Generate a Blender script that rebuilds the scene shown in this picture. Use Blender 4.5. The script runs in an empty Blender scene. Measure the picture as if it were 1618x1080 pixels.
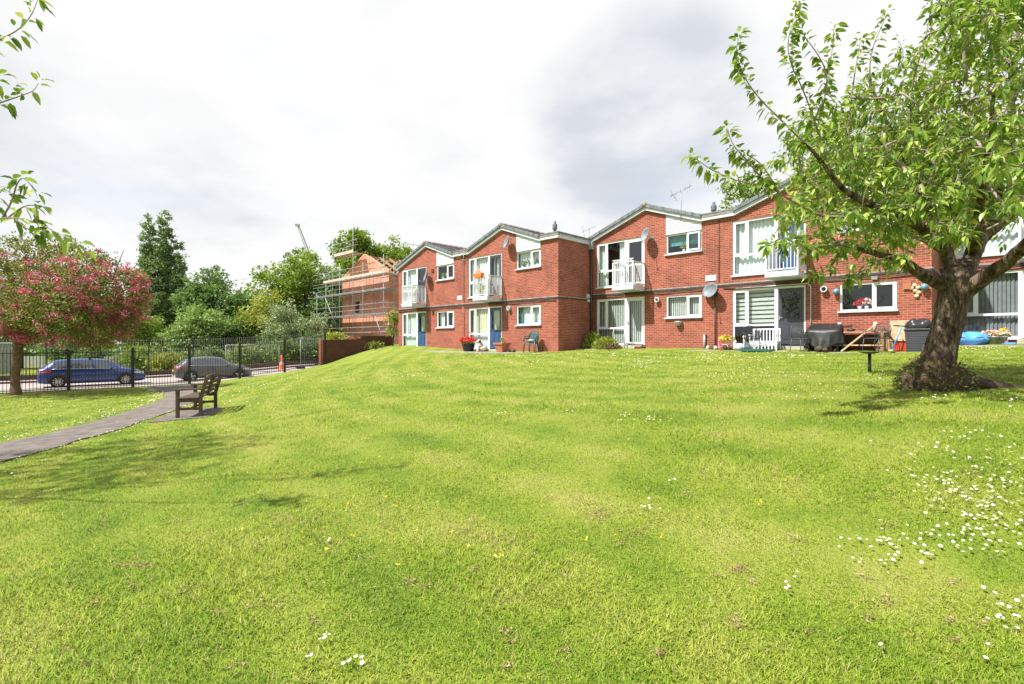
import bpy, math, random
import numpy as np
from mathutils import Vector, noise
D = bpy.data
SC = bpy.context.scene
COL = SC.collection
random.seed(7)
RNG = np.random.default_rng(11)
EYE = 1.6
F = 800.0                                   # focal length in photo pixels
# ---------------------------------------------------------------- camera, sky, sun, exposure
cam_d = D.cameras.new('camera'); cam = D.objects.new('camera', cam_d); COL.objects.link(cam)
cam.location = (0, 0, EYE); cam.rotation_euler = (math.radians(90), 0, 0)
cam_d.sensor_width = 36.0; cam_d.lens = F / 1618 * 36; cam_d.clip_start = 0.05; cam_d.clip_end = 3000
SC.camera = cam
SUN = Vector((-1.016, -0.402, 1.5)).normalized()
sun_d = D.lights.new('sun', 'SUN'); sun_o = D.objects.new('sun', sun_d); COL.objects.link(sun_o)
sun_d.energy = 4.9; sun_d.angle = math.radians(1.0); sun_d.color = (1.0, 0.95, 0.87)
sun_o.rotation_euler = SUN.to_track_quat('Z', 'Y').to_euler(); sun_o.location = (-30, -12, 45)
SC.view_settings.view_transform = 'Standard'; SC.view_settings.look = 'None'
SC.view_settings.exposure = 0.9; SC.view_settings.gamma = 1.0
SC.cycles.max_bounces = 8; SC.cycles.transparent_max_bounces = 12
SC.cycles.use_denoising = True

def N(nt, typ, **kw):
    n = nt.nodes.new(typ)
    for k, v in kw.items():
        if k in n.inputs.keys(): n.inputs[k].default_value = v
        else: setattr(n, k, v)
    return n
def ramp(nt, fac, stops):
    r = N(nt, 'ShaderNodeValToRGB'); nt.links.new(fac, r.inputs['Fac'])
    e = r.color_ramp.elements
    while len(e) < len(stops): e.new(0.5)
    for k, (p, c) in enumerate(stops):
        e[k].position = p; e[k].color = (*c, 1) if len(c) == 3 else c
    return r.outputs['Color']
def mixc(nt, fac, a, b, mode='MIX'):
    m = N(nt, 'ShaderNodeMix', data_type='RGBA', blend_type=mode)
    for s, v in ((0, fac), (6, a), (7, b)):
        if hasattr(v, 'is_output'): nt.links.new(v, m.inputs[s])
        else: m.inputs[s].default_value = v if s == 0 else (*v, 1)
    return m.outputs[2]
def math_(nt, op, a, b=0.0, clamp=False):
    m = N(nt, 'ShaderNodeMath', operation=op, use_clamp=clamp)
    for s, v in ((0, a), (1, b)):
        if hasattr(v, 'is_output'): nt.links.new(v, m.inputs[s])
        else: m.inputs[s].default_value = v
    return m.outputs[0]
def noise_(nt, vec, scale, detail=3.0, rough=0.55):
    n = N(nt, 'ShaderNodeTexNoise', Scale=scale, Detail=detail, Roughness=rough)
    if vec is not None: nt.links.new(vec, n.inputs['Vector'])
    return n.outputs['Fac']

W = D.worlds.new('World'); SC.world = W; W.use_nodes = True
nt = W.node_tree; nt.nodes.clear()
sky = N(nt, 'ShaderNodeTexSky', sky_type='NISHITA', sun_disc=False)
sky.sun_elevation = math.asin(SUN.z); sky.sun_rotation = math.atan2(SUN.x, SUN.y) % (2 * math.pi)
tc = N(nt, 'ShaderNodeTexCoord')
sep = N(nt, 'ShaderNodeSeparateXYZ'); nt.links.new(tc.outputs['Generated'], sep.inputs[0])
zz = math_(nt, 'ADD', math_(nt, 'MAXIMUM', sep.outputs['Z'], 0.0), 0.22)
cmb = N(nt, 'ShaderNodeCombineXYZ')
nt.links.new(math_(nt, 'DIVIDE', sep.outputs['X'], zz), cmb.inputs[0])
nt.links.new(math_(nt, 'DIVIDE', sep.outputs['Y'], zz), cmb.inputs[1])
mp = N(nt, 'ShaderNodeMapping'); nt.links.new(cmb.outputs[0], mp.inputs[0])
mp.inputs['Location'].default_value = (0.35, -0.45, 0.0)
n1 = noise_(nt, mp.outputs[0], 0.75, 7.0, 0.5)
n2 = noise_(nt, mp.outputs[0], 2.3, 6.0, 0.55)
n3c = noise_(nt, mp.outputs[0], 1.5, 5.0, 0.5)
# a heavier grey bank of cloud up on the right
dv = N(nt, 'ShaderNodeVectorMath', operation='DOT_PRODUCT'); nt.links.new(tc.outputs['Generated'], dv.inputs[0])
dv.inputs[1].default_value = Vector((0.265, 1.0, 0.45)).normalized()
bank = N(nt, 'ShaderNodeMapRange', interpolation_type='SMOOTHSTEP'); nt.links.new(dv.outputs['Value'], bank.inputs[0])
for k, v in enumerate((0.974, 0.996, 0.0, 0.235)): bank.inputs[k + 1].default_value = v
dv2 = N(nt, 'ShaderNodeVectorMath', operation='DOT_PRODUCT'); nt.links.new(tc.outputs['Generated'], dv2.inputs[0]); dv2.inputs[1].default_value = Vector((-0.80, 1.0, 0.30)).normalized()
bank2 = N(nt, 'ShaderNodeMapRange', interpolation_type='SMOOTHSTEP'); nt.links.new(dv2.outputs['Value'], bank2.inputs[0])
for k, v in enumerate((0.965, 0.999, 0.0, 0.07)): bank2.inputs[k + 1].default_value = v
dens = math_(nt, 'ADD', math_(nt, 'ADD', bank2.outputs[0], math_(nt, 'ADD', math_(nt, 'MULTIPLY', n1, 0.55), math_(nt, 'MULTIPLY', n2, 0.45))), math_(nt, 'MULTIPLY', bank.outputs[0], math_(nt, 'SUBTRACT', math_(nt, 'MULTIPLY', n3c, 2.6), 0.35)))
cloud = ramp(nt, dens, [(0.0, (5.2, 5.18, 5.15)), (0.48, (4.95, 4.94, 4.93)), (0.55, (4.65, 4.67, 4.71)), (0.62, (4.2, 4.29, 4.42)), (0.71, (3.5, 3.67, 3.95)), (1.0, (2.9, 3.08, 3.4))])
gap = ramp(nt, noise_(nt, mp.outputs[0], 1.1, 5.0, 0.5), [(0.0, (0.35, 0.35, 0.35)), (0.34, (0.16, 0.16, 0.16)), (0.46, (0, 0, 0))])
skyc = mixc(nt, gap, cloud, sky.outputs[0])
bg = N(nt, 'ShaderNodeBackground', Strength=0.11); nt.links.new(skyc, bg.inputs['Color'])
wo = N(nt, 'ShaderNodeOutputWorld'); nt.links.new(bg.outputs[0], wo.inputs[0])

# ---------------------------------------------------------------- helpers
def P(px, py, Y):
    """photo pixel at depth Y -> world point"""
    return Vector(((px - 809) / F * Y, Y, EYE + (540 - py) / F * Y))
def tag(o, label=None, cat=None, group=None, kind=None):
    if label: o['label'] = label
    if cat: o['category'] = cat
    if group: o['group'] = group
    if kind: o['kind'] = kind
    return o
def thing(name, label, cat, loc=(0, 0, 0), rz=0.0, group=None):
    o = D.objects.new(name, None); COL.objects.link(o); o.empty_display_size = 0.2
    o.location = loc; o.rotation_euler = (0, 0, rz)
    return tag(o, label, cat, group)
def copy_tree(o, parent=None):
    c = o.copy(); COL.objects.link(c)
    if parent is not None: c.parent = parent
    for ch in list(o.children): copy_tree(ch, c)
    return c
class MB:
    def __init__(s): s.v = []; s.f = []; s.m = []; s.sm = []
    def poly(s, pts, mi=0, smooth=False):
        b = len(s.v); s.v.extend(tuple(p) for p in pts); s.f.append(tuple(range(b, b + len(pts)))); s.m.append(mi); s.sm.append(smooth)
    def mesh(s, pts, faces, mi=0, smooth=False):
        b = len(s.v); s.v.extend(tuple(p) for p in pts)
        for f in faces: s.f.append(tuple(b + i for i in f)); s.m.append(mi); s.sm.append(smooth)
    def box(s, x0, x1, y0, y1, z0, z1, mi=0):
        p = [(x0, y0, z0), (x1, y0, z0), (x1, y1, z0), (x0, y1, z0), (x0, y0, z1), (x1, y0, z1), (x1, y1, z1), (x0, y1, z1)]
        s.mesh(p, [(0, 3, 2, 1), (4, 5, 6, 7), (0, 1, 5, 4), (1, 2, 6, 5), (2, 3, 7, 6), (3, 0, 4, 7)], mi)
    def bar(s, a, b, w, h=None, mi=0, up=(0, 0, 1)):
        """rectangular bar from a to b"""
        a, b = Vector(a), Vector(b); h = w if h is None else h
        d = (b - a).normalized(); u = Vector(up)
        if abs(d.dot(u)) > 0.98: u = Vector((0, 1, 0))
        x = d.cross(u).normalized() * w / 2; y = x.normalized().cross(d) * h / 2
        p = [a - x - y, a + x - y, a + x + y, a - x + y, b - x - y, b + x - y, b + x + y, b - x + y]
        s.mesh(p, [(0, 1, 2, 3), (7, 6, 5, 4), (0, 4, 5, 1), (1, 5, 6, 2), (2, 6, 7, 3), (3, 7, 4, 0)], mi)
    def prism(s, prof, y0, y1, mi=0):
        """xz profile extruded along y"""
        n = len(prof); p = [(x, y0, z) for x, z in prof] + [(x, y1, z) for x, z in prof]
        fs = [tuple(range(n)), tuple(range(2 * n - 1, n - 1, -1))]
        fs += [(i, i + n, (i + 1) % n + n, (i + 1) % n) for i in range(n)]
        s.mesh(p, fs, mi)
    def tube(s, pts, rad, n=8, mi=0, cap=True, disp=None, smooth=True):
        pts = [Vector(p) for p in pts]; m = len(pts)
        rad = [rad] * m if isinstance(rad, (int, float)) else list(rad)
        t0 = (pts[1] - pts[0]).normalized(); u = t0.orthogonal().normalized(); V = []
        for i in range(m):
            t = (pts[min(i + 1, m - 1)] - pts[max(i - 1, 0)]).normalized()
            u = (u - t * u.dot(t)).normalized(); w = t.cross(u)
            for k in range(n):
                a = 2 * math.pi * k / n; d = u * math.cos(a) + w * math.sin(a)
                r = rad[i] * (1 if disp is None else disp(pts[i] + d * rad[i], i, a))
                V.append(pts[i] + d * r)
        fs = [(i * n + k, i * n + (k + 1) % n, (i + 1) * n + (k + 1) % n, (i + 1) * n + k) for i in range(m - 1) for k in range(n)]
        if cap: fs += [tuple(range(n - 1, -1, -1)), tuple(range((m - 1) * n, m * n))]
        s.mesh(V, fs, mi, smooth)
    def lathe(s, prof, n=20, c=(0, 0, 0), mi=0, axis='z', smooth=True):
        V = []; m = len(prof)
        for r, h in prof:
            for k in range(n):
                a = 2 * math.pi * k / n; x, y = r * math.cos(a), r * math.sin(a)
                V.append((c[0] + x, c[1] + y, c[2] + h) if axis == 'z' else (c[0] + x, c[1] + h, c[2] - y) if axis == 'y' else (c[0] + h, c[1] + x, c[2] + y))
        fs = [(i * n + k, i * n + (k + 1) % n, (i + 1) * n + (k + 1) % n, (i + 1) * n + k) for i in range(m - 1) for k in range(n)]
        s.mesh(V, fs, mi, smooth)
    def ball(s, c, r, mi=0, n=10, jit=0.0):
        rx, ry, rz = (r, r, r) if isinstance(r, (int, float)) else r
        m = max(4, n // 2); V = []
        for i in range(m + 1):
            th = math.pi * i / m
            for k in range(n):
                a = 2 * math.pi * k / n; q = 1 + jit * random.uniform(-1, 1)
                V.append((c[0] + rx * q * math.sin(th) * math.cos(a), c[1] + ry * q * math.sin(th) * math.sin(a), c[2] + rz * q * math.cos(th)))
        fs = [(i * n + k, (i + 1) * n + k, (i + 1) * n + (k + 1) % n, i * n + (k + 1) % n) for i in range(m) for k in range(n)]
        s.mesh(V, fs, mi, True)
    def build(s, name, mats, parent=None, bevel=0.0, subd=0, loc=None, weld=False):
        me = D.meshes.new(name); me.from_pydata(s.v, [], s.f)
        for m in (mats if isinstance(mats, (list, tuple)) else [mats]): me.materials.append(m)
        me.polygons.foreach_set('material_index', s.m); me.polygons.foreach_set('use_smooth', s.sm)
        me.update()
        o = D.objects.new(name, me); COL.objects.link(o)
        if parent is not None: o.parent = parent
        if loc is not None: o.location = loc
        if weld: o.modifiers.new('weld', 'WELD').merge_threshold = 0.0005
        if bevel:
            b = o.modifiers.new('bevel', 'BEVEL'); b.width = bevel; b.segments = 2; b.limit_method = 'ANGLE'
        if subd:
            q = o.modifiers.new('subd', 'SUBSURF'); q.levels = q.render_levels = subd
        return o
def np_mesh(name, V, F4, mat, parent=None, rnd=None, smooth=False, mi=None):
    """fast mesh from arrays: V (n,3), F4 (m,k)"""
    me = D.meshes.new(name); n, (m, k) = len(V), F4.shape
    me.vertices.add(n); me.vertices.foreach_set('co', np.ascontiguousarray(V, dtype=np.float32).ravel())
    me.loops.add(m * k); me.loops.foreach_set('vertex_index', np.ascontiguousarray(F4, dtype=np.int32).ravel())
    me.polygons.add(m); me.polygons.foreach_set('loop_start', np.arange(0, m * k, k, dtype=np.int32))
    for q in (mat if isinstance(mat, (list, tuple)) else [mat]): me.materials.append(q)
    if mi is not None: me.polygons.foreach_set('material_index', np.ascontiguousarray(mi, dtype=np.int32))
    me.polygons.foreach_set('use_smooth', np.full(m, smooth, dtype=bool))
    me.update(calc_edges=True)
    if rnd is not None:
        a = me.attributes.new('rnd', 'FLOAT', 'POINT'); a.data.foreach_set('value', np.ascontiguousarray(rnd, dtype=np.float32))
    o = D.objects.new(name, me); COL.objects.link(o)
    if parent is not None: o.parent = parent
    return o
def unit(a): return a / np.maximum(np.linalg.norm(a, axis=1, keepdims=True), 1e-9)
def leaf_arrays(pos, axis, nrm, L, Wd, kind='card', droop=0.25):
    """arrays of leaf geometry. card: one folded quad; leaf: six faces, creased and drooping"""
    n = len(pos); axis = unit(axis); side = unit(np.cross(axis, nrm)); nrm = np.cross(side, axis)
    L = np.broadcast_to(np.asarray(L, float), (n,))[:, None]; Wd = np.broadcast_to(np.asarray(Wd, float), (n,))[:, None]
    if kind == 'card':
        V = np.stack([pos, pos + axis * L * .5 + side * Wd * .5 + nrm * L * .06, pos + axis * L, pos + axis * L * .5 - side * Wd * .5 + nrm * L * .06], 1)
        Fq = np.array([[0, 1, 2, 3]])
    else:
        dn = np.array([0, 0, -1.0]) * L * droop
        def q(t, s, up): return pos + axis * L * t + side * Wd * s + nrm * Wd * up + dn * t * t
        V = np.stack([q(0, 0, 0), q(.3, .46, .16), q(.3, 0, 0), q(.3, -.46, .16), q(.66, .42, .14), q(.66, 0, 0), q(.66, -.42, .14), q(1, 0, 0)], 1)
        Fq = np.array([[0, 2, 1, 1], [0, 3, 2, 2], [2, 5, 4, 1], [3, 6, 5, 2], [5, 7, 4, 4], [6, 7, 5, 5]])
        Fq = np.array([[0, 2, 1], [0, 3, 2], [2, 5, 4], [2, 4, 1], [3, 6, 5], [3, 5, 2], [5, 7, 4], [6, 7, 5]])
    k = V.shape[1]
    Fa = (Fq[None] + (np.arange(n) * k)[:, None, None]).reshape(-1, Fq.shape[1])
    return V.reshape(-1, 3), Fa, k
def rand_dirs(n): return unit(RNG.normal(size=(n, 3)))

# ---------------------------------------------------------------- materials
def new_mat(name):
    m = D.materials.new(name); m.use_nodes = True; nt = m.node_tree; nt.nodes.clear()
    out = N(nt, 'ShaderNodeOutputMaterial'); return m, nt, out
def pmat(name, col, rough=0.6, var=0.12, scale=6.0, bump=0.0, bscale=40.0, metal=0.0, col2=None, coat=0.0, spec=0.5):
    m, nt, out = new_mat(name)
    b = N(nt, 'ShaderNodeBsdfPrincipled', Roughness=rough, Metallic=metal); nt.links.new(b.outputs[0], out.inputs[0])
    b.inputs['Specular IOR Level'].default_value = spec; b.inputs['Coat Weight'].default_value = coat; b.inputs['Coat Roughness'].default_value = 0.06
    tc = N(nt, 'ShaderNodeTexCoord'); v = tc.outputs['Object']
    c2 = col2 if col2 else tuple(max(0, c * (1 - 2.2 * var)) for c in col); c1 = col if col2 else tuple(min(1, c * (1 + var)) for c in col)
    nf = noise_(nt, v, scale, 6.0, 0.6)
    nt.links.new(ramp(nt, nf, [(0.3, c1), (0.7, c2)]), b.inputs['Base Color'])
    nt.links.new(math_(nt, 'ADD', math_(nt, 'MULTIPLY', nf, 0.16), rough - 0.08, True), b.inputs['Roughness'])
    if bump:
        bp = N(nt, 'ShaderNodeBump', Strength=bump, Distance=0.02); nt.links.new(noise_(nt, v, bscale, 4.0), bp.inputs['Height'])
        nt.links.new(bp.outputs[0], b.inputs['Normal'])
    return m
def leaf_mat(name, stops, trans=0.35, rough=0.5, nscale=0.6):
    """foliage: colour from each leaf's own random value and from clumps in space"""
    m, nt, out = new_mat(name)
    at = N(nt, 'ShaderNodeAttribute', attribute_name='rnd'); geo = N(nt, 'ShaderNodeNewGeometry')
    f = math_(nt, 'ADD', math_(nt, 'MULTIPLY', at.outputs['Fac'], 0.65), math_(nt, 'MULTIPLY', noise_(nt, geo.outputs['Position'], nscale, 2.0), 0.35))
    c = ramp(nt, f, stops)
    b = N(nt, 'ShaderNodeBsdfPrincipled', Roughness=rough); nt.links.new(c, b.inputs['Base Color']); b.inputs['Specular IOR Level'].default_value = 0.28
    t = N(nt, 'ShaderNodeBsdfTranslucent'); nt.links.new(mixc(nt, 1.0, c, (1.0, 1.0, 0.55), 'MULTIPLY'), t.inputs['Color'])
    mx = N(nt, 'ShaderNodeMixShader', Fac=trans); nt.links.new(b.outputs[0], mx.inputs[1]); nt.links.new(t.outputs[0], mx.inputs[2])
    nt.links.new(mx.outputs[0], out.inputs[0]); return m
def brick_mat(name, c1, c2, mortar, rough=0.85, msize=0.012):
    m, nt, out = new_mat(name)
    tc = N(nt, 'ShaderNodeTexCoord'); sp = N(nt, 'ShaderNodeSeparateXYZ'); nt.links.new(tc.outputs['Object'], sp.inputs[0])
    cb = N(nt, 'ShaderNodeCombineXYZ'); nt.links.new(math_(nt, 'ADD', sp.outputs['X'], sp.outputs['Y']), cb.inputs[0]); nt.links.new(sp.outputs['Z'], cb.inputs[1])
    br = N(nt, 'ShaderNodeTexBrick', Scale=1.0); nt.links.new(cb.outputs[0], br.inputs['Vector'])
    br.inputs['Brick Width'].default_value = 0.225; br.inputs['Row Height'].default_value = 0.075
    br.inputs['Mortar Size'].default_value = msize; br.inputs['Mortar Smooth'].default_value = 0.3
    br.inputs['Color1'].default_value = (*c1, 1); br.inputs['Color2'].default_value = (*c2, 1); br.inputs['Mortar'].default_value = (*mortar, 1)
    n = noise_(nt, cb.outputs[0], 0.9, 6.0, 0.65)
    c = mixc(nt, 1.0, br.outputs['Color'], ramp(nt, n, [(0.28, (0.66, 0.66, 0.68)), (0.5, (1, 1, 1)), (0.72, (1.25, 1.2, 1.16))]), 'MULTIPLY')
    # efflorescence and weather stains
    n3 = noise_(nt, tc.outputs['Object'], 2.2, 8.0, 0.7)
    c = mixc(nt, ramp(nt, n3, [(0.62, (0, 0, 0)), (0.8, (0.45, 0.45, 0.45))]), c, (0.42, 0.30, 0.26))
    b = N(nt, 'ShaderNodeBsdfPrincipled', Roughness=rough); nt.links.new(c, b.inputs['Base Color']); b.inputs['Specular IOR Level'].default_value = 0.25
    bp = N(nt, 'ShaderNodeBump', Strength=0.5, Distance=0.01); nt.links.new(br.outputs['Fac'], bp.inputs['Height']); bp.invert = True
    nt.links.new(bp.outputs[0], b.inputs['Normal']); nt.links.new(b.outputs[0], out.inputs[0]); return m
def glass_mat(name, tint=(0.86, 0.92, 0.92), refl=0.12):
    m, nt, out = new_mat(name)
    t = N(nt, 'ShaderNodeBsdfTransparent', Color=(*tint, 1)); g = N(nt, 'ShaderNodeBsdfGlossy', Roughness=0.02, Color=(0.9, 0.95, 1, 1))
    lw = N(nt, 'ShaderNodeLayerWeight', Blend=0.5); mx = N(nt, 'ShaderNodeMixShader')
    nt.links.new(math_(nt, 'ADD', math_(nt, 'MULTIPLY', math_(nt, 'POWER', lw.outputs['Facing'], 4.0), 0.7), refl, True), mx.inputs[0]); nt.links.new(t.outputs[0], mx.inputs[1]); nt.links.new(g.outputs[0], mx.inputs[2])
    nt.links.new(mx.outputs[0], out.inputs[0]); return m
M = {}
M['brick'] = brick_mat('brick', (0.345, 0.080, 0.047), (0.20, 0.045, 0.032), (0.31, 0.185, 0.145))
M['brick_new'] = brick_mat('brick_new', (0.60, 0.22, 0.125), (0.50, 0.17, 0.095), (0.6, 0.42, 0.33))
M['brick_dark'] = brick_mat('brick_dark', (0.105, 0.036, 0.026), (0.075, 0.028, 0.022), (0.10, 0.06, 0.05))
M['upvc'] = pmat('upvc', (0.66, 0.68, 0.73), 0.35, 0.04, 3.0)
M['white'] = pmat('white_paint', (0.52, 0.56, 0.64), 0.5, 0.14, 2.0)
M['clad'] = pmat('cladding', (0.58, 0.60, 0.66), 0.45, 0.05, 2.0)
M['glass'] = glass_mat('glass', (0.90, 0.95, 0.95), 0.07); M['glass_dark'] = glass_mat('glass_dark', (0.35, 0.40, 0.42), 0.10)
M['tile'] = pmat('tile', (0.16, 0.16, 0.17), 0.75, 0.3, 3.5, 0.5, 9.0)
M['verge'] = pmat('verge', (0.15, 0.17, 0.20), 0.7, 0.25, 5.0, 0.3)
M['ridge'] = pmat('ridge', (0.33, 0.26, 0.20), 0.8, 0.3, 5.0, 0.3)
M['felt'] = pmat('felt', (0.24, 0.24, 0.23), 0.9, 0.2, 2.0, 0.4)
M['lead'] = pmat('lead', (0.30, 0.29, 0.29), 0.6, 0.25, 4.0)
M['brown'] = pmat('brown_plastic', (0.065, 0.042, 0.034), 0.5, 0.2, 5.0)
M['net'] = pmat('net_curtain', (0.66, 0.71, 0.72), 0.9, 0.10, 9.0)
M['cream'] = pmat('cream_curtain', (0.62, 0.60, 0.47), 0.9, 0.08, 6.0)
M['blind'] = pmat('vertical_blind', (0.50, 0.52, 0.48), 0.8, 0.06, 6.0)
M['blind_grey'] = pmat('grey_blind', (0.22, 0.23, 0.25), 0.8, 0.1, 6.0)
M['blue_door'] = pmat('blue_door', (0.035, 0.085, 0.19), 0.4, 0.1, 3.0)
M['grey_door'] = pmat('grey_door', (0.045, 0.05, 0.065), 0.4, 0.1, 3.0)
M['inside'] = pmat('room', (0.055, 0.055, 0.06), 0.9, 0.3, 1.5)  # near-black: indoor shade is put into the colour
M['teal'] = pmat('teal_curtain', (0.09, 0.26, 0.28), 0.9, 0.1, 5.0)
M['black'] = pmat('black_metal', (0.018, 0.02, 0.021), 0.45, 0.2, 8.0)
M['galv'] = pmat('galvanised', (0.33, 0.34, 0.36), 0.5, 0.3, 5.0, metal=0.2)
M['grey'] = pmat('grey_metal', (0.28, 0.30, 0.32), 0.5, 0.15, 6.0)
M['iron'] = pmat('dark_iron', (0.07, 0.075, 0.085), 0.5, 0.15, 6.0)
M['dish'] = pmat('dish', (0.17, 0.20, 0.235), 0.55, 0.1, 4.0)
M['wood_dark'] = pmat('weathered_wood', (0.105, 0.070, 0.050), 0.8, 0.3, 14.0, 0.5, 60.0, col2=(0.055, 0.035, 0.026))
M['wood'] = pmat('wood', (0.42, 0.26, 0.14), 0.75, 0.25, 9.0, 0.4, 60.0)
M['wood_pale'] = pmat('pale_wood', (0.60, 0.45, 0.29), 0.75, 0.18, 6.0, 0.2)
M['board'] = pmat('scaffold_board', (0.56, 0.45, 0.36), 0.85, 0.2, 4.0)
M['terra'] = pmat('terracotta', (0.42, 0.15, 0.085), 0.8, 0.15, 9.0)
M['plastic_black'] = pmat('black_plastic', (0.03, 0.032, 0.036), 0.4, 0.2, 6.0)
M['green_plastic'] = pmat('green_plastic', (0.018, 0.115, 0.105), 0.4, 0.12, 5.0)
M['blue_plastic'] = pmat('blue_plastic', (0.09, 0.33, 0.72), 0.35, 0.06, 3.0)
M['red'] = pmat('red_paint', (0.52, 0.05, 0.03), 0.5, 0.12, 6.0)
M['yellow'] = pmat('yellow', (0.80, 0.52, 0.03), 0.5, 0.08, 9.0)
M['orange'] = pmat('orange', (0.85, 0.17, 0.03), 0.5, 0.06, 8.0)
M['pink'] = pmat('pink', (0.80, 0.25, 0.34), 0.7, 0.12, 20.0)
M['tarp'] = pmat('tarp', (0.016, 0.017, 0.019), 0.5, 0.25, 5.0, 0.3, 14.0)
M['binbag'] = pmat('bin_bag', (0.03, 0.032, 0.035), 0.25, 0.2, 8.0)
M['tarmac'] = pmat('tarmac', (0.19, 0.165, 0.15), 0.95, 0.16, 3.4, 0.8, 90.0, col2=(0.085, 0.072, 0.066))
M['road'] = pmat('road_surface', (0.33, 0.29, 0.275), 0.95, 0.12, 0.7, 0.3, 90.0)
M['pave'] = pmat('paving', (0.36, 0.32, 0.29), 0.9, 0.18, 2.0, 0.3, 50.0)
M['step'] = pmat('concrete_step', (0.42, 0.39, 0.35), 0.9, 0.15, 4.0, 0.2)
M['kerb'] = pmat('kerb', (0.12, 0.075, 0.062), 0.9, 0.2, 4.0)
M['mossy'] = pmat('mossy_stone', (0.13, 0.15, 0.10), 0.9, 0.3, 9.0, 0.3)
M['soil'] = pmat('soil', (0.085, 0.055, 0.038), 0.95, 0.3, 7.0, 0.8, 30.0)
M['stone'] = pmat('stone', (0.50, 0.46, 0.42), 0.85, 0.2, 7.0, 0.3)
M['fur'] = pmat('dog_statue', (0.60, 0.54, 0.46), 0.8, 0.3, 9.0)
M['tyre'] = pmat('tyre', (0.018, 0.018, 0.019), 0.8, 0.1, 20.0)
M['alloy'] = pmat('alloy', (0.55, 0.56, 0.58), 0.3, 0.05, 9.0, metal=0.7)
M['paint_blue'] = pmat('blue_car_paint', (0.002, 0.036, 0.19), 0.3, 0.04, 1.0, metal=0.1, coat=1.0)
M['paint_grey'] = pmat('grey_car_paint', (0.10, 0.105, 0.12), 0.32, 0.04, 1.0, metal=0.3, coat=1.0)
def car_glass():
    m, nt, out = new_mat('car_glass'); d = N(nt, 'ShaderNodeBsdfDiffuse', Color=(0.02, 0.024, 0.028, 1)); g = N(nt, 'ShaderNodeBsdfGlossy', Roughness=0.03, Color=(0.85, 0.93, 1, 1)); lw = N(nt, 'ShaderNodeLayerWeight', Blend=0.5); mx = N(nt, 'ShaderNodeMixShader')
    nt.links.new(math_(nt, 'ADD', math_(nt, 'MULTIPLY', math_(nt, 'POWER', lw.outputs['Facing'], 3.0), 0.6), 0.16, True), mx.inputs[0]); nt.links.new(d.outputs[0], mx.inputs[1]); nt.links.new(g.outputs[0], mx.inputs[2]); nt.links.new(mx.outputs[0], out.inputs[0]); return m
M['car_glass'] = car_glass()
M['lamp_red'] = pmat('rear_lamp', (0.60, 0.02, 0.015), 0.15, 0.1, 9.0, coat=1.0)
M['lamp_clear'] = pmat('head_lamp', (0.62, 0.64, 0.66), 0.12, 0.1, 9.0, coat=1.0)
M['bark_h'] = pmat('hawthorn_bark', (0.17, 0.115, 0.07), 0.9, 0.3, 12.0, 0.7, 30.0)
M['bark_far'] = pmat('far_bark', (0.09, 0.07, 0.05), 0.9, 0.25, 6.0)
M['twig'] = pmat('cherry_twig', (0.27, 0.22, 0.18), 0.8, 0.25, 9.0)
M['sign'] = pmat('sign_face', (0.66, 0.67, 0.67), 0.5, 0.1, 3.0)

def bark_mat(name):
    m, nt, out = new_mat(name)
    tc = N(nt, 'ShaderNodeTexCoord'); mp = N(nt, 'ShaderNodeMapping'); nt.links.new(tc.outputs['Object'], mp.inputs[0])
    mp.inputs['Scale'].default_value = (1.0, 1.0, 0.28)
    a = noise_(nt, mp.outputs[0], 11.0, 10.0, 0.72)
    vo = N(nt, 'ShaderNodeTexVoronoi', feature='DISTANCE_TO_EDGE', Scale=10.0)
    wv = N(nt, 'ShaderNodeVectorMath', operation='ADD'); nt.links.new(mp.outputs[0], wv.inputs[0])
    nc = N(nt, 'ShaderNodeTexNoise', Scale=6.0, Detail=4.0); nt.links.new(mp.outputs[0], nc.inputs['Vector'])
    sc = N(nt, 'ShaderNodeVectorMath', operation='SCALE'); sc.inputs['Scale'].default_value = 0.45; nt.links.new(nc.outputs['Color'], sc.inputs[0])
    nt.links.new(sc.outputs[0], wv.inputs[1]); nt.links.new(wv.outputs[0], vo.inputs['Vector'])
    crack = ramp(nt, vo.outputs['Distance'], [(0.0, (0.55, 0.55, 0.55)), (0.08, (0.85, 0.85, 0.85)), (0.25, (1, 1, 1))])
    c = ramp(nt, a, [(0.34, (0.030, 0.019, 0.014)), (0.45, (0.11, 0.073, 0.052)), (0.55, (0.22, 0.165, 0.125)), (0.66, (0.36, 0.30, 0.24)), (0.78, (0.19, 0.18, 0.13))])
    c = mixc(nt, 1.0, c, crack, 'MULTIPLY')
    b = N(nt, 'ShaderNodeBsdfPrincipled', Roughness=0.9); nt.links.new(c, b.inputs['Base Color']); b.inputs['Specular IOR Level'].default_value = 0.2
    bp = N(nt, 'ShaderNodeBump', Strength=1.0, Distance=0.06)
    nt.links.new(math_(nt, 'ADD', math_(nt, 'MULTIPLY', crack, 0.7), a), bp.inputs['Height']); nt.links.new(bp.outputs[0], b.inputs['Normal'])
    nt.links.new(b.outputs[0], out.inputs[0]); return m
M['bark'] = bark_mat('cherry_bark')
M['lf_cherry'] = leaf_mat('cherry_leaf', [(0.12, (0.065, 0.14, 0.024)), (0.36, (0.155, 0.265, 0.040)), (0.62, (0.28, 0.39, 0.065)), (0.83, (0.44, 0.50, 0.14)), (0.93, (0.38, 0.22, 0.09))], 0.33, 0.33)
M['lf_haw'] = leaf_mat('hawthorn_leaf', [(0.15, (0.07, 0.095, 0.025)), (0.5, (0.18, 0.215, 0.055)), (0.85, (0.34, 0.35, 0.10))], 0.38)
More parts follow.
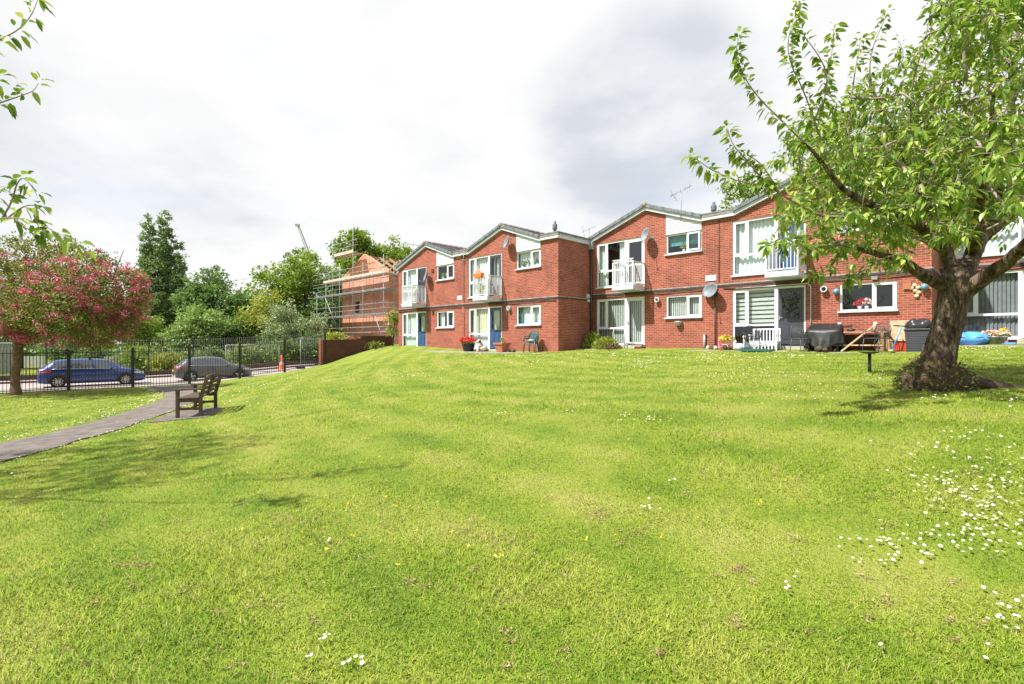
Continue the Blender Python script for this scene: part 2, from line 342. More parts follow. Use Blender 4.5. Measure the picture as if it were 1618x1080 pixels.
M['blossom'] = leaf_mat('hawthorn_blossom', [(0.12, (0.30, 0.04, 0.10)), (0.42, (0.48, 0.10, 0.19)), (0.68, (0.66, 0.24, 0.34)), (0.9, (0.80, 0.48, 0.54))], 0.3, 0.7)
def greens(name, dark, mid, light, tr=0.32): return leaf_mat(name, [(0.15, dark), (0.5, mid), (0.85, light)], tr, 0.55, 0.25)
M['lf_dark'] = greens('dark_foliage', (0.065, 0.135, 0.044), (0.145, 0.245, 0.078), (0.27, 0.39, 0.13))
M['lf_mid'] = greens('mid_foliage', (0.10, 0.18, 0.033), (0.22, 0.32, 0.055), (0.36, 0.46, 0.10))
M['lf_pale'] = greens('pale_foliage', (0.13, 0.23, 0.07), (0.24, 0.36, 0.11), (0.37, 0.48, 0.19))
M['lf_yel'] = greens('yellow_foliage', (0.17, 0.22, 0.035), (0.32, 0.36, 0.06), (0.46, 0.48, 0.12))
M['lf_silver'] = greens('silver_foliage', (0.13, 0.18, 0.09), (0.26, 0.33, 0.18), (0.42, 0.48, 0.32))
M['lf_poplar'] = greens('poplar_foliage', (0.09, 0.155, 0.06), (0.185, 0.28, 0.115), (0.32, 0.42, 0.20))
M['lf_red'] = leaf_mat('red_flowers', [(0.1, (0.50, 0.015, 0.02)), (0.9, (0.85, 0.06, 0.08))], 0.2, 0.6)
M['lf_pink'] = leaf_mat('pink_flowers', [(0.1, (0.75, 0.22, 0.30)), (0.5, (0.85, 0.55, 0.50)), (0.9, (0.85, 0.80, 0.66))], 0.2, 0.6)
M['lf_brown'] = leaf_mat('dry_litter', [(0.1, (0.065, 0.034, 0.024)), (0.5, (0.15, 0.085, 0.055)), (0.9, (0.28, 0.18, 0.115))], 0.1, 0.8)
M['lf_straw'] = leaf_mat('dead_grass', [(0.1, (0.16, 0.085, 0.055)), (0.4, (0.30, 0.19, 0.12)), (0.9, (0.50, 0.38, 0.25))], 0.15, 0.8)
M['lf_yflower'] = leaf_mat('yellow_flowers', [(0.1, (0.75, 0.48, 0.02)), (0.9, (0.88, 0.72, 0.10))], 0.2, 0.6)
M['petal'] = leaf_mat('daisy_petal', [(0.0, (0.58, 0.58, 0.57)), (1.0, (0.68, 0.68, 0.66))], 0.15, 0.6)

def grass_mat(name, blades):
    m, nt, out = new_mat(name)
    geo = N(nt, 'ShaderNodeNewGeometry'); pos = geo.outputs['Position']
    big = noise_(nt, pos, 0.32, 4.0, 0.6); mid = noise_(nt, pos, 1.7, 5.0, 0.6); fin = noise_(nt, pos, 22.0, 3.0, 0.6)
    f = math_(nt, 'ADD', math_(nt, 'ADD', math_(nt, 'MULTIPLY', big, 0.44), math_(nt, 'MULTIPLY', mid, 0.44)), math_(nt, 'MULTIPLY', fin, 0.12 if blades else 0.22))
    # mower stripes sweeping round the bank
    sp = N(nt, 'ShaderNodeSeparateXYZ'); nt.links.new(pos, sp.inputs[0])
    dx = math_(nt, 'SUBTRACT', sp.outputs['X'], 20.0); dy = math_(nt, 'SUBTRACT', sp.outputs['Y'], 26.0)
    rr = math_(nt, 'SQRT', math_(nt, 'ADD', math_(nt, 'MULTIPLY', dx, dx), math_(nt, 'MULTIPLY', dy, dy)))
    st = math_(nt, 'SINE', math_(nt, 'ADD', math_(nt, 'MULTIPLY', rr, 5.6), math_(nt, 'MULTIPLY', big, 3.0)))
    f = math_(nt, 'ADD', f, math_(nt, 'MULTIPLY', st, 0.05))
    g = 1.0
    cols = [(0.30, (0.095, 0.190, 0.014)), (0.42, (0.165, 0.268, 0.021)), (0.52, (0.243, 0.333, 0.032)), (0.63, (0.322, 0.373, 0.062)), (0.76, (0.40, 0.385, 0.13))]
    c = ramp(nt, f, [(p, tuple(v * g for v in k)) for p, k in cols])
    if not blades: c = mixc(nt, 1.0, c, (0.74, 0.72, 0.76), 'MULTIPLY')  # sheet darkened: shade between the blades put into the thatch colour
    if blades:
        at = N(nt, 'ShaderNodeAttribute', attribute_name='rnd')
        c = mixc(nt, 1.0, c, ramp(nt, at.outputs['Fac'], [(0.0, (0.36, 0.48, 0.36)), (0.3, (0.78, 0.85, 0.7)), (0.55, (1, 1, 1)), (0.8, (1.22, 1.14, 1.1)), (0.97, (1.55, 1.4, 1.6))]), 'MULTIPLY')
        c = mixc(nt, ramp(nt, at.outputs['Fac'], [(0.945, (0, 0, 0)), (0.95, (0.85, 0.85, 0.85))]), c, (0.42, 0.34, 0.17))
    else:
        th = noise_(nt, pos, 3.4, 7.0, 0.7); th2 = noise_(nt, pos, 0.55, 3.0, 0.5)
        msk = ramp(nt, math_(nt, 'ADD', math_(nt, 'MULTIPLY', th, 0.72), math_(nt, 'MULTIPLY', th2, 0.28)), [(0.60, (0, 0, 0)), (0.67, (0.8, 0.8, 0.8))])
        c = mixc(nt, msk, c, (0.23, 0.155, 0.075))
    b = N(nt, 'ShaderNodeBsdfPrincipled', Roughness=0.6 if blades else 0.9); nt.links.new(c, b.inputs['Base Color']); b.inputs['Specular IOR Level'].default_value = 0.25
    if blades:
        up = N(nt, 'ShaderNodeVectorMath', operation='MULTIPLY_ADD'); nt.links.new(geo.outputs['Normal'], up.inputs[0])
        up.inputs[1].default_value = (0.45, 0.45, 0.45); up.inputs[2].default_value = (0, 0, 0.75)
        nn = N(nt, 'ShaderNodeVectorMath', operation='NORMALIZE'); nt.links.new(up.outputs[0], nn.inputs[0]); nt.links.new(nn.outputs[0], b.inputs['Normal'])
        t = N(nt, 'ShaderNodeBsdfTranslucent'); nt.links.new(c, t.inputs['Color'])
        mx = N(nt, 'ShaderNodeMixShader', Fac=0.25); nt.links.new(b.outputs[0], mx.inputs[1]); nt.links.new(t.outputs[0], mx.inputs[2]); nt.links.new(mx.outputs[0], out.inputs[0])
    else:
        bp = N(nt, 'ShaderNodeBump', Strength=0.9, Distance=0.05)
        nt.links.new(math_(nt, 'ADD', noise_(nt, pos, 38.0, 3.0, 0.7), math_(nt, 'MULTIPLY', mid, 1.2)), bp.inputs['Height']); nt.links.new(bp.outputs[0], b.inputs['Normal'])
        nt.links.new(b.outputs[0], out.inputs[0])
    return m
M['lawn'] = grass_mat('lawn', False); M['blades'] = grass_mat('grass_blades', True)

# ---------------------------------------------------------------- frames of the place
E = Vector((0.7111, -0.7031, 0)); NV = Vector((-0.7031, -0.7111, 0))     # along the fronts / out of the fronts
RZ = math.atan2(E.y, E.x)
A1 = Vector((-7.207, 32.20, 1.25)); A2 = A1 + E * 6.45
B1 = Vector((3.84, 24.76, 1.47)); B2 = B1 + E * 6.45
C1 = Vector((14.75, 17.45, 1.72))
ORG = {'A': (A1, 1.11), 'B': (B1, 1.27), 'C': (C1, 1.50)}             # front origin, level of the paving
def fac(b, px, p):
    """point on the paving of block b, p metres out from the wall, that stands at column px"""
    o, z = ORG[b]; r = (px - 809) / F; q = o + NV * p
    u = (r * q.y - q.x) / (E.x - r * E.y); w = q + E * u
    return Vector((w.x, w.y, z))
FP = Vector((-21.02, 24.0, 0)); FD = Vector((0.7494, 0.6621, 0)); FN = Vector((-0.6621, 0.7494, 0))   # park railing line / along / towards the road
def zroad(a):
    a = np.asarray(a, float)
    q = np.where(a > 2, .0035 * (np.clip(a, 2, 13) - 2) ** 2 + np.maximum(a - 13, 0) * .035, 0)
    return -0.80 + q
RB = np.array([(0, 2.2, .10), (-3, 2.5, .05), (3, 2.5, .2), (0, -2, .0), (-6, 0, -.12), (6, 0, .3), (5.96, 7, .97), (7.06, 10, .98), (4.2, 4, .72), (9, 5, 1.0), (12, 8, 1.15),
    (-7.6, 12.5, -.20), (-8.3, 8.2, -.23), (-12.9, 19, -.45), (-14, 10, -.42), (-25, 10, -.62), (-21.0, 23.9, -.71), (-24.6, 20.8, -.74), (-19.2, 25.5, -.70), (-17.35, 27.1, -.67), (-15.5, 28.8, -.47), (-13.7, 30.4, -.23), (-11.9, 32.0, .16),
    (-8.1, 31.3, 1.10), (-10, 33.3, .9), (-3.0, 26.9, 1.09), (1.19, 22.08, 1.10), (3.0, 23.3, 1.2), (3.9, 22.6, 1.24), (7.5, 19.3, 1.25), (12.1, 14.8, 1.27), (15.2, 15.2, 1.47), (14.2, 16.0, 1.46), (17, 10, 1.45), (-4, 20, .55), (2, 14, .72)], float)
def _tps(r): return np.where(r > 1e-9, r * r * np.log(np.maximum(r, 1e-9)), 0)
_n = len(RB); _A = np.zeros((_n + 3, _n + 3)); _d = np.linalg.norm(RB[:, None, :2] - RB[None, :, :2], axis=2)
_A[:_n, :_n] = _tps(_d) + np.eye(_n) * 0.6; _A[:_n, _n] = 1; _A[:_n, _n + 1:] = RB[:, :2]; _A[_n:, :_n] = _A[:_n, _n:].T
_W = np.linalg.solve(_A, np.concatenate([RB[:, 2], [0, 0, 0]]))
def ground(x, y):
    x = np.atleast_1d(np.asarray(x, float)); y = np.atleast_1d(np.asarray(y, float)); z = np.empty_like(x)
    for s in range(0, len(x), 60000):
        xs, ys = x[s:s + 60000], y[s:s + 60000]
        xc = np.clip(xs, -30, 20); yc = np.clip(ys, -5, 36)
        r = np.hypot(xc[:, None] - RB[None, :, 0], yc[:, None] - RB[None, :, 1])
        z[s:s + 60000] = _tps(r) @ _W[:_n] + _W[_n] + _W[_n + 1] * xc + _W[_n + 2] * yc
    z = np.minimum(z, 1.6); z = np.maximum(z, -0.9)
    s = (x - FP.x) * FN.x + (y - FP.y) * FN.y; a = (x - FP.x) * FD.x + (y - FP.y) * FD.y
    t = np.clip((s - 0.15) / 0.6, 0, 1); t = t * t * (3 - 2 * t)
    return z * (1 - t) + (zroad(a) - .22) * t
def gz(x, y): return float(ground(x, y)[0])
def hit(px, py):
    """where the ray through a photo pixel meets the ground"""
    dx, dz = (px - 809) / F, (540 - py) / F; Y = 1.6
    while Y < 45 and EYE + dz * Y > gz(dx * Y, Y): Y += 0.15 + Y * .01
    lo, hi = max(1.0, Y - (.16 + Y * .011)), Y
    for _ in range(14):
        m = (lo + hi) / 2
        if EYE + dz * m > gz(dx * m, m): lo = m
        else: hi = m
    return Vector((dx * hi, hi, gz(dx * hi, hi)))
# ---------------------------------------------------------------- ground sheets
def axis_coords(lo, hi, step, far):
    a = list(np.arange(lo, hi + 1e-6, step)); d = step
    while a[-1] < far: d *= 1.35; a.append(a[-1] + d)
    d = step
    while a[0] > -far: d *= 1.35; a.insert(0, a[0] - d)
    return np.array(a)
def sheet(name, xs, ys, zf, mat):
    X, Y = np.meshgrid(xs, ys); Z = zf(X.ravel(), Y.ravel()); V = np.stack([X.ravel(), Y.ravel(), Z], 1)
    nx, ny = len(xs), len(ys); i = np.arange(nx - 1)[None] + (np.arange(ny - 1) * nx)[:, None]; i = i.ravel()
    return np_mesh(name, V, np.stack([i, i + 1, i + nx + 1, i + nx], 1), mat, smooth=True)
def lawn_z(x, y):
    z = ground(x, y)
    w = np.array([noise.noise(Vector((a * .9, b * .9, 3.1))) * .035 + noise.noise(Vector((a * 2.6, b * 2.6, 7.7))) * .012 if abs(a) < 30 and 0 < b < 36 else 0 for a, b in zip(x, y)])
    return z + w
tag(sheet('ground', axis_coords(-26, 20, .25, 900), axis_coords(-4, 36, .25, 900), lawn_z, M['lawn']), kind='structure')
def strip(name, left, right, mat, lift, n=1, zf=None):
    """ribbon between two matched polylines draped on the ground"""
    mb = MB()
    V = []; rows = len(left)
    for a, b in zip(left, right):
        for k in range(n + 1):
            x = a[0] + (b[0] - a[0]) * k / n; y = a[1] + (b[1] - a[1]) * k / n
            V.append((x, y, (float(lawn_z(np.array([x]), np.array([y]))[0]) if zf is None else zf(x, y)) + lift))
    fs = [(i * (n + 1) + k, i * (n + 1) + k + 1, (i + 1) * (n + 1) + k + 1, (i + 1) * (n + 1) + k) for i in range(rows - 1) for k in range(n)]
    mb.mesh(V, fs, 0, True); return mb.build(name, mat)
def resample(pl, step):
    out = []
    for a, b in zip(pl[:-1], pl[1:]):
        m = max(1, int(math.dist(a, b) / step))
        out += [(a[0] + (b[0] - a[0]) * k / m, a[1] + (b[1] - a[1]) * k / m) for k in range(m)]
    return out + [pl[-1]]
def smooth_pl(pl, m=24):
    p = [Vector((*q, 0)) if len(q) == 2 else Vector(q) for q in pl]; p = [p[0] * 2 - p[1]] + p + [p[-1] * 2 - p[-2]]; out = []
    for i in range(1, len(p) - 2):
        for k in range(m):
            t = k / m; a, b, c, d = p[i - 1:i + 3]
            out.append(.5 * ((2 * b) + (c - a) * t + (2 * a - 5 * b + 4 * c - d) * t * t + (3 * b - a - 3 * c + d) * t ** 3))
    return out + [p[-2]]
PATH_L = [(-10.9, 4.0), (-9.6, 7.6), (-9.55, 9.6), (-10.3, 12.9), (-12.4, 18.0), (-15.6, 22.4), (-18.6, 25.85)]
PATH_R = [(-6.9, 3.2), (-7.45, 7.3), (-8.0, 9.6), (-8.55, 11.6), (-10.3, 16.6), (-13.2, 21.2), (-16.9, 27.1)]
pl, pr = smooth_pl(PATH_L), smooth_pl(PATH_R)
pl = [(p.x + .05 * noise.noise(Vector((p.x * 3, p.y * 3, 0))), p.y) for p in pl]; pr = [(p.x + .06 * noise.noise(Vector((p.x * 3, p.y * 3, 5))), p.y) for p in pr]
tag(strip('path', pl, pr, M['tarmac'], .022, 10), kind='structure')
_t = np.linspace(0, 1, 16)
tag(strip('bench_pad', [(-8.3 - .9 * t, 11.5 + 2.6 * t) for t in _t], [(-7.25 - .35 * t - .5 * t ** 4, 12.0 + 1.7 * t + .3 * t ** 4) for t in _t], M['tarmac'], .017, 8), kind='structure')
def road_strip(name, s0, s1, lift, mat, a0=-60, a1=60):
    L = [tuple((FP + FD * a + FN * s0)[:2]) for a in np.arange(a0, a1, 1.5)]; R = [tuple((FP + FD * a + FN * s1)[:2]) for a in np.arange(a0, a1, 1.5)]
    zf = lambda x, y: float(zroad((x - FP.x) * FD.x + (y - FP.y) * FD.y))
    return tag(strip(name, L, R, mat, lift, 1, zf), kind='structure')
road_strip('road', 2.35, 9.0, 0.0, M['road'])
def road_prism(name, s0, s1, z0, z1, mat, a0=-60, a1=60):
    mb = MB(); V = []
    aa = np.arange(a0, a1, 1.5)
    for a in aa:
        zr = float(zroad(a))
        for s, z in ((s0, z0), (s0, z1), (s1, z1), (s1, z0)): p = FP + FD * a + FN * s; V.append((p.x, p.y, zr + z))
    mb.mesh(V, [(i * 4 + k, i * 4 + k + 1, i * 4 + 5 + k, i * 4 + 4 + k) for i in range(len(aa) - 1) for k in range(3)], 0); return mb.build(name, mat)
tag(road_prism('pavement', .55, 2.22, -.2, .10, M['road']), kind='structure')
tag(road_prism('kerb', 2.22, 2.35, -.2, .112, M['kerb']), kind='structure')
tag(road_prism('pavement_far', 9.15, 10.4, -.2, .10, M['road']), kind='structure')
tag(road_prism('kerb_far', 9.0, 9.15, -.2, .115, M['kerb']), kind='structure')
def paving(name, o, w, z, u0, u1):
    mb = MB(); ru = max(1, int(round((u1 - u0) / .62)))
    for k in range(ru):
        for j in range(2):
            a = u0 + (u1 - u0) * k / ru; b = u0 + (u1 - u0) * (k + 1) / ru
            p = [o + E * a + NV * (w * j / 2 + .0), o + E * b + NV * (w * j / 2), o + E * (b - .012) + NV * (w * (j + 1) / 2 - .012), o + E * (a) + NV * (w * (j + 1) / 2 - .012)]
            dz = random.uniform(-.004, .004)
            top = [(q.x, q.y, z + dz) for q in p]; bot = [(q.x, q.y, z - .12) for q in p]
            mb.mesh(top + bot, [(3, 2, 1, 0), (0, 1, 5, 4), (1, 2, 6, 5), (2, 3, 7, 6), (3, 0, 4, 7)])
    return tag(mb.build(name, M['pave']), kind='structure')
paving('paving', A1, 1.25, 1.11, -.6, 13.1); paving('paving_right', B1, 1.25, 1.27, 0.01, 12.9); paving('paving_end', C1, 1.35, 1.50, 0.01, 6.3)
mb = MB(); q = [A2 + E * 6.66, A2 + E * 7.0, B1 + E * .33 - NV * .0, B1 + E * .0]
mb.poly([(q[0].x, q[0].y, 1.115), (q[1].x, q[1].y, 1.115), (q[2].x, q[2].y, 1.265), (q[3].x, q[3].y, 1.265)])
tag(mb.build('paving_side', M['pave']), kind='structure')

# ---------------------------------------------------------------- the flats
SLOPE = 0.92 / 2.58; PK = 3.03; EV = 5.10; TOPZ = EV + .92
DOOR = (.37, 2.95); MUL = 1.93; WIN = (4.0, 5.58)
def curtain(mb, x0, x1, z0, z1, y, amp=.03, wl=.16):
    n = max(4, int((x1 - x0) / .03)); V = []
    for k in range(n + 1):
        x = x0 + (x1 - x0) * k / n; yy = y + amp * math.sin(x / wl * 6.28 + 1.3 * math.sin(x * 5))
        V += [(x, yy, z0), (x, yy, z1)]
    mb.mesh(V, [(2 * k, 2 * k + 2, 2 * k + 3, 2 * k + 1) for k in range(n)], 0, True)
def vblind(mb, x0, x1, z0, z1, y, pitch=.095, ang=-.42):
    x = x0 + pitch / 2
    while x < x1 - .02:
        dx, dy = pitch * .5 * math.cos(ang), pitch * .5 * math.sin(ang)
        mb.poly([(x - dx, y - dy, z0), (x + dx, y + dy, z0), (x + dx, y + dy, z1), (x - dx, y - dy, z1)]); x += pitch
def zblind(mb, x0, x1, z0, z1, y):
    z = z1
    while z > z0 + .06: mb.box(x0, x1, y, y + .006, max(z0, z - .115), z); z -= .165
def frame_ring(mb, x0, x1, z0, z1, w=.065, y0=.03, y1=.10):
    mb.box(x0, x0 + w, y0, y1, z0, z1); mb.box(x1 - w, x1, y0, y1, z0, z1)
    mb.box(x0 + w, x1 - w, y0 + .003, y1 - .003, z0, z0 + w); mb.box(x0 + w, x1 - w, y0 + .003, y1 - .003, z1 - w, z1)
def pane(x0, x1, z0, z1, par, y=.065, mat='glass'):
    mb = MB(); mb.poly([(x0, y, z0), (x1, y, z0), (x1, y, z1), (x0, y, z1)]); return mb.build('pane', M[mat], par)
def dress(kind, x0, x1, z0, z1, par):
    """what hangs behind the glass"""
    if kind is None: return
    mb = MB()
    if kind == 'net': curtain(mb, x0, x1, z0, z1, .22); mb.build('net_curtain', M['net'], par)
    elif kind == 'cream': curtain(mb, x0, x1, z0, z1, .22, .025, .2); mb.build('curtain', M['cream'], par)
    elif kind == 'sides':
        curtain(mb, x0, x0 + (x1 - x0) * .3, z0, z1, .22); mb.build('curtain', M['net'], par); mb = MB(); curtain(mb, x1 - (x1 - x0) * .25, x1, z0, z1, .22); mb.build('curtain', M['net'], par)
    elif kind == 'teal':
        curtain(mb, x0, x0 + .22, z0, z1, .2); mb.build('curtain', M['teal'], par); mb = MB(); curtain(mb, x0 + .18, x1, z0, z1, .25); mb.build('net_curtain', M['net'], par)
    elif kind == 'tealblind':
        mb.box(x0, x1, .2, .205, z0 + (z1 - z0) * .42, z1); mb.build('roller_blind', M['teal'], par)
    elif kind == 'vblind': vblind(mb, x0, x1, z0, z1, .2); mb.build('vertical_blind', M['blind'], par)
    elif kind == 'vgrey': vblind(mb, x0, x1, z0, z1, .2, .10, -.45); mb.build('vertical_blind', M['blind_grey'], par)
    elif kind == 'zebra': zblind(mb, x0, x1, z0, z1, .2); mb.build('striped_blind', M['blind'], par)
def window(par, x0, x1, z0, z1, hang, name='window', sill=True, open_=False, split=.6):
    mb = MB(); frame_ring(mb, x0, x1, z0, z1); xm = x0 + (x1 - x0) * split
    mb.box(xm - .035, xm + .035, .032, .098, z0 + .065, z1 - .065)
    yo = -.06 if open_ else 0
    w = .05
    if not open_:
        for a, b, c, d in ((xm + .035, xm + .035 + w, z0 + .065, z1 - .065), (x1 - .065 - w, x1 - .065, z0 + .065, z1 - .065)): mb.box(a, b, .022, .08, c, d)
        mb.box(xm + .035 + w, x1 - .065 - w, .024, .078, z0 + .065, z0 + .065 + w); mb.box(xm + .035 + w, x1 - .065 - w, .024, .078, z1 - .065 - w, z1 - .065)
    fr = mb.build(name, M['upvc'], par)
    if open_:
        mb = MB(); frame_ring(mb, xm + .03, x1 - .06, z0 + .06, z1 - .05, .06, 0, .05); s = mb.build('casement', M['upvc'], fr)
        s.location = (0, -.05, 0); pane(xm + .09, x1 - .12, z0 + .11, z1 - .1, s, .02); 
    pane(x0 + .065, x1 - .065, z0 + .065, z1 - .065, fr)
    if sill:
        mb = MB(); mb.box(x0 - .06, x1 + .04, -.09, .03, z0 - .045, z0 + .004); mb.build('sill', M['white'], fr)
    dress(hang, x0 + .05, x1 - .05, z0 + .03, z1 - .03, fr)
    return fr
def door_set(par, z0, z1, left_hang, low_hang, door, upper):
    """glazed screen with a door at its right-hand side"""
    x0, x1 = DOOR; zm = z0 + .78
    mb = MB(); frame_ring(mb, x0, MUL + .05, z0, z1, .075)
    xs = x0 + .56
    mb.box(x0 + .075, MUL - .025, .034, .096, zm - .04, zm + .04); mb.box(xs - .04, xs + .04, .036, .094, zm + .04, z1 - .075)
    for a, b, c, d in ((x0 + .075, x0 + .12, zm + .04, z1 - .075), (xs - .085, xs - .04, zm + .04, z1 - .075), (x0 + .12, xs - .085, zm + .04, zm + .085), (x0 + .12, xs - .085, z1 - .12, z1 - .075)): mb.box(a, b, .02, .085, c, d)
    fr = mb.build('window', M['upvc'], par); pane(x0 + .075, MUL - .02, z0 + .07, z1 - .07, fr)
    dress(left_hang, x0 + .06, MUL - .02, (zm if low_hang != left_hang else z0 + .03), z1 - .03, fr)
    if low_hang != left_hang: dress(low_hang, x0 + .06, MUL - .02, z0 + .03, zm, fr)
    mb = MB(); mb.box(x0 - .05, MUL + .05, -.06, .03, z0 - .05, z0 + .004); mb.build('sill', M['white'], fr)
    # door frame and leaf
    mb = MB(); a, b = MUL + .05, x1
    mb.box(a, a + .05, .03, .10, z0, z1); mb.box(b - .06, b, .03, .10, z0, z1); mb.box(a + .05, b - .06, .033, .097, z1 - .07, z1)
    mb.build('door_frame', M['upvc'], par)
    a += .055; b -= .065; zb, zt = z0 + .03, z1 - .075
    style, mat = door; mb = MB(); leaf = M[mat]
    if style == 'glazed':                    # one tall pane
        frame_ring(mb, a, b, zb, zt, .10, .04, .09); d = mb.build('door', leaf, par); pane(a + .1, b - .1, zb + .1, zt - .1, d); dress('vblind' if not upper else None, a + .1, b - .1, zb + .1, zt - .1, d)
    elif style == 'railed':                  # glazed with a middle rail
        frame_ring(mb, a, b, zb, zt, .10, .04, .09); mb.box(a + .1, b - .1, .042, .088, zb + .85, zb + .95); d = mb.build('door', leaf, par); pane(a + .1, b - .1, zb + .1, zt - .1, d, .065, 'glass_dark')
    elif style == 'twin':                    # two tall lights
        frame_ring(mb, a, b, zb, zt, .12, .04, .09); xm = (a + b) / 2; mb.box(xm - .06, xm + .06, .042, .088, zb + .12, zt - .12); mb.box(a + .12, xm - .06, .046, .084, zb + .12, zb + .5); mb.box(xm + .06, b - .12, .046, .084, zb + .12, zb + .5)
        d = mb.build('door', leaf, par); pane(a + .12, b - .12, zb + .5, zt - .12, d); dress('net', a + .1, b - .1, zb + .4, zt - .1, d)
    else:                                    # half glazed over two raised panels
        frame_ring(mb, a, b, zb, zt, .12, .04, .09); mb.box(a + .12, b - .12, .042, .088, zb + .12, zb + .95); xm = (a + b) / 2
        for u, v in ((a + .16, xm - .05), (xm + .05, b - .16)):
            mb.box(u, v, .030, .043, zb + .2, zb + .75); mb.box(u + .03, v - .03, .022, .031, zb + .23, zb + .72)
        d = mb.build('door', leaf, par); pane(a + .12, b - .12, zb + .95, zt - .12, d); dress({'blue_door': 'cream', 'grey_door': None}.get(mat), a + .1, b - .1, zb + .9, zt - .1, d)
    mb = MB(); mb.box(a + .03, a + .06, .0, .04, zb + .92, zb + 1.08); mb.bar((a + .045, -.012, zb + 1.0), (a + .16, -.012, zb + 1.0), .02); mb.bar((a + .045, .01, zb + 1.0), (a + .045, -.02, zb + 1.0), .02)
    mb.build('handle', M['alloy'], d)
    if not upper:
        mb = MB(); mb.box(MUL - .05, x1 + .06, -.32, .02, -.30, -.015); mb.build('door_step', M['step'], par)
def balcony(par, style):
    z = 2.60; p = 1.0; x0, x1 = 1.92, 2.98
    mb = MB(); mb.box(x0, x1, -p, -.002, z - .2, z); mb.box(x0 - .02, x1 + .02, -p - .025, -p + .1, z - .17, z + .03)
    sl = mb.build('balcony', M['white'], par, bevel=.008)
    mb = MB(); zt = z + 1.08
    for x in (x0 + .02, x1 - .02): mb.box(x - .025, x + .025, -p + .0, -p + .05, z + .03, zt); mb.box(x - .025, x + .025, -.055, -.005, z, zt)
    mb.box(x0 + .045, x1 - .045, -p + .0, -p + .05, zt - .05, zt - .003); mb.box(x0 + .045, x1 - .045, -p + .005, -p + .045, z + .08, z + .12)
    for x in (x0 + .02, x1 - .02): mb.box(x - .022, x + .022, -p + .05, -.055, zt - .047, zt - .005); mb.box(x - .02, x + .02, -p + .05, -.055, z + .08, z + .12)
    n = 9
    for k in range(1, n): x = x0 + (x1 - x0) * k / n; mb.box(x - .011, x + .011, -p + .014, -p + .036, z + .12, zt - .05)
    if style != 'sheet':
        for k in range(1, 9):
            y = -p + .04 + (p - .08) * k / 9
            for x in (x0 + .02, x1 - .02): mb.box(x - .011, x + .011, y - .011, y + .011, z + .12, zt - .047)
    if style == 'curved':
        for k in range(1, n): x = x0 + (x1 - x0) * k / n; mb.box(x - .02, x + .02, -p + .01, -p + .04, zt - .003, zt + .07)
        mb.box(x0, x1, -p + .002, -p + .048, zt + .07, zt + .105)
    rl = mb.build('railing', M['upvc'], sl)
    if style == 'sheet':
        for x in (x0 + .02, x1 - .02):
            mb = MB(); mb.box(x - .008, x + .008, -p + .05, -.06, z + .1, zt - .05)
            for k in range(5): mb.box(x + .008, x + .011, -p + .2 + k * .13, -p + .24 + k * .13, z + .3 + (k % 2) * .3, z + .42 + (k % 2) * .3, 1)
            mb.build('side_panel', [M['upvc'], M['grey']], sl)
    return sl
def roofline(x, first): return EV - SLOPE * (.45 - x) if (x < .45 and first) else EV if x < .45 else EV + SLOPE * (x - .45) if x < PK else TOPZ - (x - PK) * .92 / 2.55 if x < 5.58 else EV
